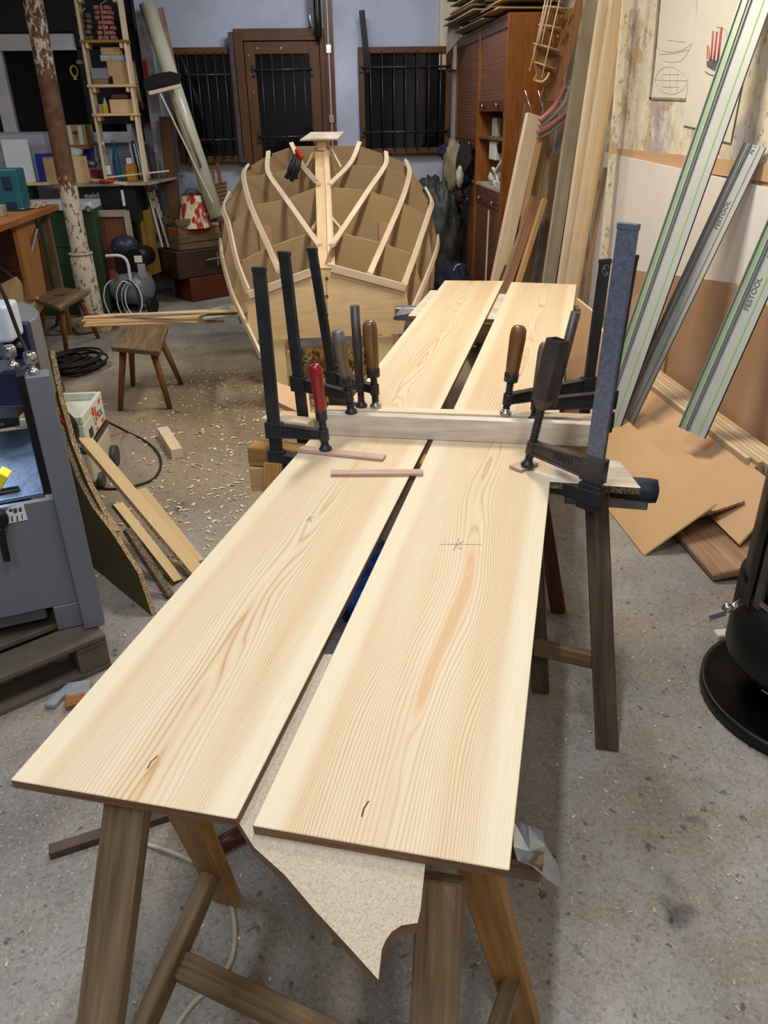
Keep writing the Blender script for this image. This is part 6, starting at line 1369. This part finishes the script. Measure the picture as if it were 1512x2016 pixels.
MB().prism([R(*d4(*p), XP) for p in ((1115, 395), (1150, 385), (1200, 395), (1225, 380), (1215, 430), (1195, 470), (1150, 450), (1118, 430))], (0.001, 0, 0)).build('ship_hull', 'ink_dark', d2)
for a, b_, r in (((1135, 390), (1130, 300), .003), ((1145, 388), (1160, 200), .005), ((1165, 388), (1185, 205), .006), ((1190, 390), (1215, 175), .007), ((1120, 380), (1122, 290), .003)):
    MB().tube([R(*d4(*a), XP-.001), R(*d4(*b_), XP-.001)], r, n=5).build('mast', 'ink_red', d2)
pl(d2, [d4(*p) for p in ((1180, 175), (1220, 180), (1245, 210), (1235, 290), (1200, 380))]); pl(d2, [d4(*p) for p in ((1105, 460), (1150, 485), (1215, 480))], 'ink_dark', .002)

# ------------------------------------------------------------------ guide rails
def rail(name, label, p0, p1, w_, up, text=None, tpos=0.3, dark=False, tsize=0.05, flip=1):
    x, y, z, L = fr(p0, p1, up); yt = y; y = y*-1
    t_ = thing(name, label, 'guide rail', p0)
    def bar(v0, v1, h0, h1, nm, mt): 
        m = MB(); m.obox((V(p0)+V(p1))/2+y*(v0+v1)/2*w_+z*(h0+h1)/2, x, y, z, L, abs(v1-v0)*w_, h1-h0); return m.build(nm, mt, t_)
    bar(-.5, .5, 0, 0.003, 'rail_plate', 'alu')
    bar(-.46, -.43, 0.003, 0.012, 'rib', 'alu_dark'); bar(-.40, -.27, 0.003, 0.005, 'green_strip', 'rail_green' if not dark else 'alu_dark'); bar(-.24, -.21, 0.003, 0.014, 'rib', 'alu'); bar(-.16, -.12, 0.003, 0.013, 'rib', 'alu_dark')
    bar(.22, .26, 0.003, 0.0045, 'green_line', 'rail_line' if not dark else 'alu_dark'); bar(.47, .50, 0.0, 0.004, 'splinter_guard', 'black')
    if text:
        for q, (tx, sz) in enumerate(text):
            c0 = V(p0)+x*L*(tpos+q*(0.13 if L > 1.7 else 0.22))+z*0.0035-yt*(sz*0.35+w_*0.02)
            lettering(tx, sz, c0, x, yt, 'letter_dark', t_)
    return t_
f1, a1_ = G(1195, 880, 0.0), R(1476, 0, 2.07); a1_ = a1_+(a1_-f1)*0.12
a1_.x = min(a1_.x, 2.085); UPR = V((-0.80, -0.55, 0.25))
rail('guide_rail', 'longest aluminium guide rail with green stripes, leaning past the drawings', V((1.50, 3.72, 0.02)), R(1517, -80, 2.06), 0.158, UPR)
rail('guide_rail', 'steel grey guide rail with dark lettering leaning just right of the longest', V((1.60, 3.78, 0.02)), R(1487, 286, 2.06), 0.125, V((-0.86, -0.42, 0.25)), (('FESTOOL', 0.032), ('FS 1400/2', 0.022)), 0.755, True)
rail('guide_rail', 'shorter guide rail with green stripes at the right edge above the stove', G(1362, 852, 0.30), R(1560, 400, 2.04), 0.155, V((-0.85, -0.45, 0.25)), (('FESTOOL', 0.035), ('FS 1080/2', 0.024)), 0.56)

# ------------------------------------------------------------------ sheets and planks stacked against the right wall
def leanY(name, label, x0, z0, x1, z1, y0, y1, th, mats, sk=0.0):
    n_ = V((-(z1-z0), 0, x1-x0)).normalized()*-th
    ps = [V((x0, y0, z0)), V((x1, y0+sk, z1)), V((x1, y1+sk, z1)), V((x0, y1, z0))]
    return tag(MB().prism(ps, n_, 0, (0, 1, 0), 1).build(name, mats), label, 'board')
leanY('mdf_sheet', 'broad pale MDF sheet in front, its lower corner on the floor', 1.31, 0.006, 1.62, 0.196, 2.64, 4.35, 0.008, ['mdf_gold', 'mdf_edge'], 0.06)
leanY('chipboard_sheet', 'yellowish chipboard sheet behind the front MDF sheet', 1.50, 0.065, 1.76, 0.185, 2.78, 3.98, 0.012, ['mdf_gold', 'chip'], -0.05)
leanY('mdf_sheet', 'second MDF sheet with brown stains higher up the stack', 1.66, 0.085, 1.88, 0.255, 2.55, 3.95, 0.010, ['mdf_pink', 'mdf_edge'], 0.1)
leanY('old_plank', 'rough brown plank lying low beside the stove', 1.50, 0.004, 1.78, 0.055, 2.40, 3.6, 0.0, ['brown_plank', 'red_wood'], 0.16) if False else tag(MB().obox((1.64, 3.0, 0.045), (0.985, 0, 0.17), (0, 1, 0), (-0.17, 0, 0.985), 0.29, 1.18, 0.034).build('old_plank', ['brown_plank'], bevel=0.006), 'rough brown plank lying low beside the stove', 'plank')
for k in range(6):
    x = 1.90+k*0.026
    tag(MB().obox((x, 3.62-0.03*k, 0.147+k*0.001), (0, 1, 0), (0.97, 0, 0.2), (-0.2, 0, 0.97), 1.35+0.05*k, 0.02, 0.285).build('pine_plank', ['pine_pale', 'pine'][k % 2], bevel=0.0015),
        ['frontmost of the pale planks standing on edge by the wall', 'second pale plank on edge, counted from the front', 'third pale plank on edge, counted from the front', 'fourth pale plank on edge, counted from the front', 'fifth pale plank on edge, counted from the front', 'rearmost pale plank on edge, nearest the wall'][k], 'plank', 'pale planks on edge by the wall')
leanY('pinkish_sheet', 'pinkish sheet leaning on the front of the pale planks', 1.70, 0.03, 1.885, 0.265, 2.9, 4.3, 0.008, ['mdf_pink', 'mdf_edge'])
bs = [R(1512, 600, 2.072), R(1453, 558, 2.072), R(1255, 532, 2.072), R(1215, 528, 2.072), V((2.055, 5.3, 0.01)), V((2.055, 2.3, 0.01)), V((2.072, 2.3, 0.9))]
tag(MB().prism([p+V((-0.014, 0, 0)) for p in bs], (0.008, 0, 0), 0, (0, 1, 0)).build('brown_sheet', 'mdf_brown'), 'large brown hardboard sheet standing at the wall under the white panel', 'sheet')
tag(MB().prism([R(1236, 590, 2.04), R(1268, 574, 2.04), R(1322, 637, 2.04), R(1303, 748, 2.03), R(1225, 720, 2.03)], (0.016, 0, 0), 0, None, 1).build('chipboard_offcut', ['mdf_pink', 'chip']), 'angular chipboard offcut leaning between the rails', 'offcut')
tag(MB().tube(smooth([R(1326, 646, 2.058), R(1380, 640, 2.058), R(1418, 634, 2.058)]), 0.0015, n=4).build('pencil_curve', 'trestle_dark'), 'pencil line drawn on the large brown sheet', 'line') if False else None
tag(MB().prism([R(1135, 588, 1.85), R(1165, 612, 1.85), R(1230, 740, 1.80), R(1205, 830, 1.70), R(1100, 880, 1.62), R(1105, 700, 1.75)], (0.012, 0, 0.004), 0, None, 1).build('mdf_sheet', ['mdf_pink', 'mdf_edge']), 'pinkish MDF sheet with pointed top behind the right clamps', 'sheet')
tag(MB().prism([G(1140, 745, 0.30), G(1168, 760, 0.30), G(1200, 800, 0.26), G(1150, 880, 0.12), G(1090, 860, 0.12), G(1115, 800, 0.2)], (0.0, -0.004, 0.010), 0, None, 1).build('mdf_offcut', ['mdf_pink', 'mdf_edge']), 'smaller pinkish offcut in front of the pointed MDF sheet', 'offcut')
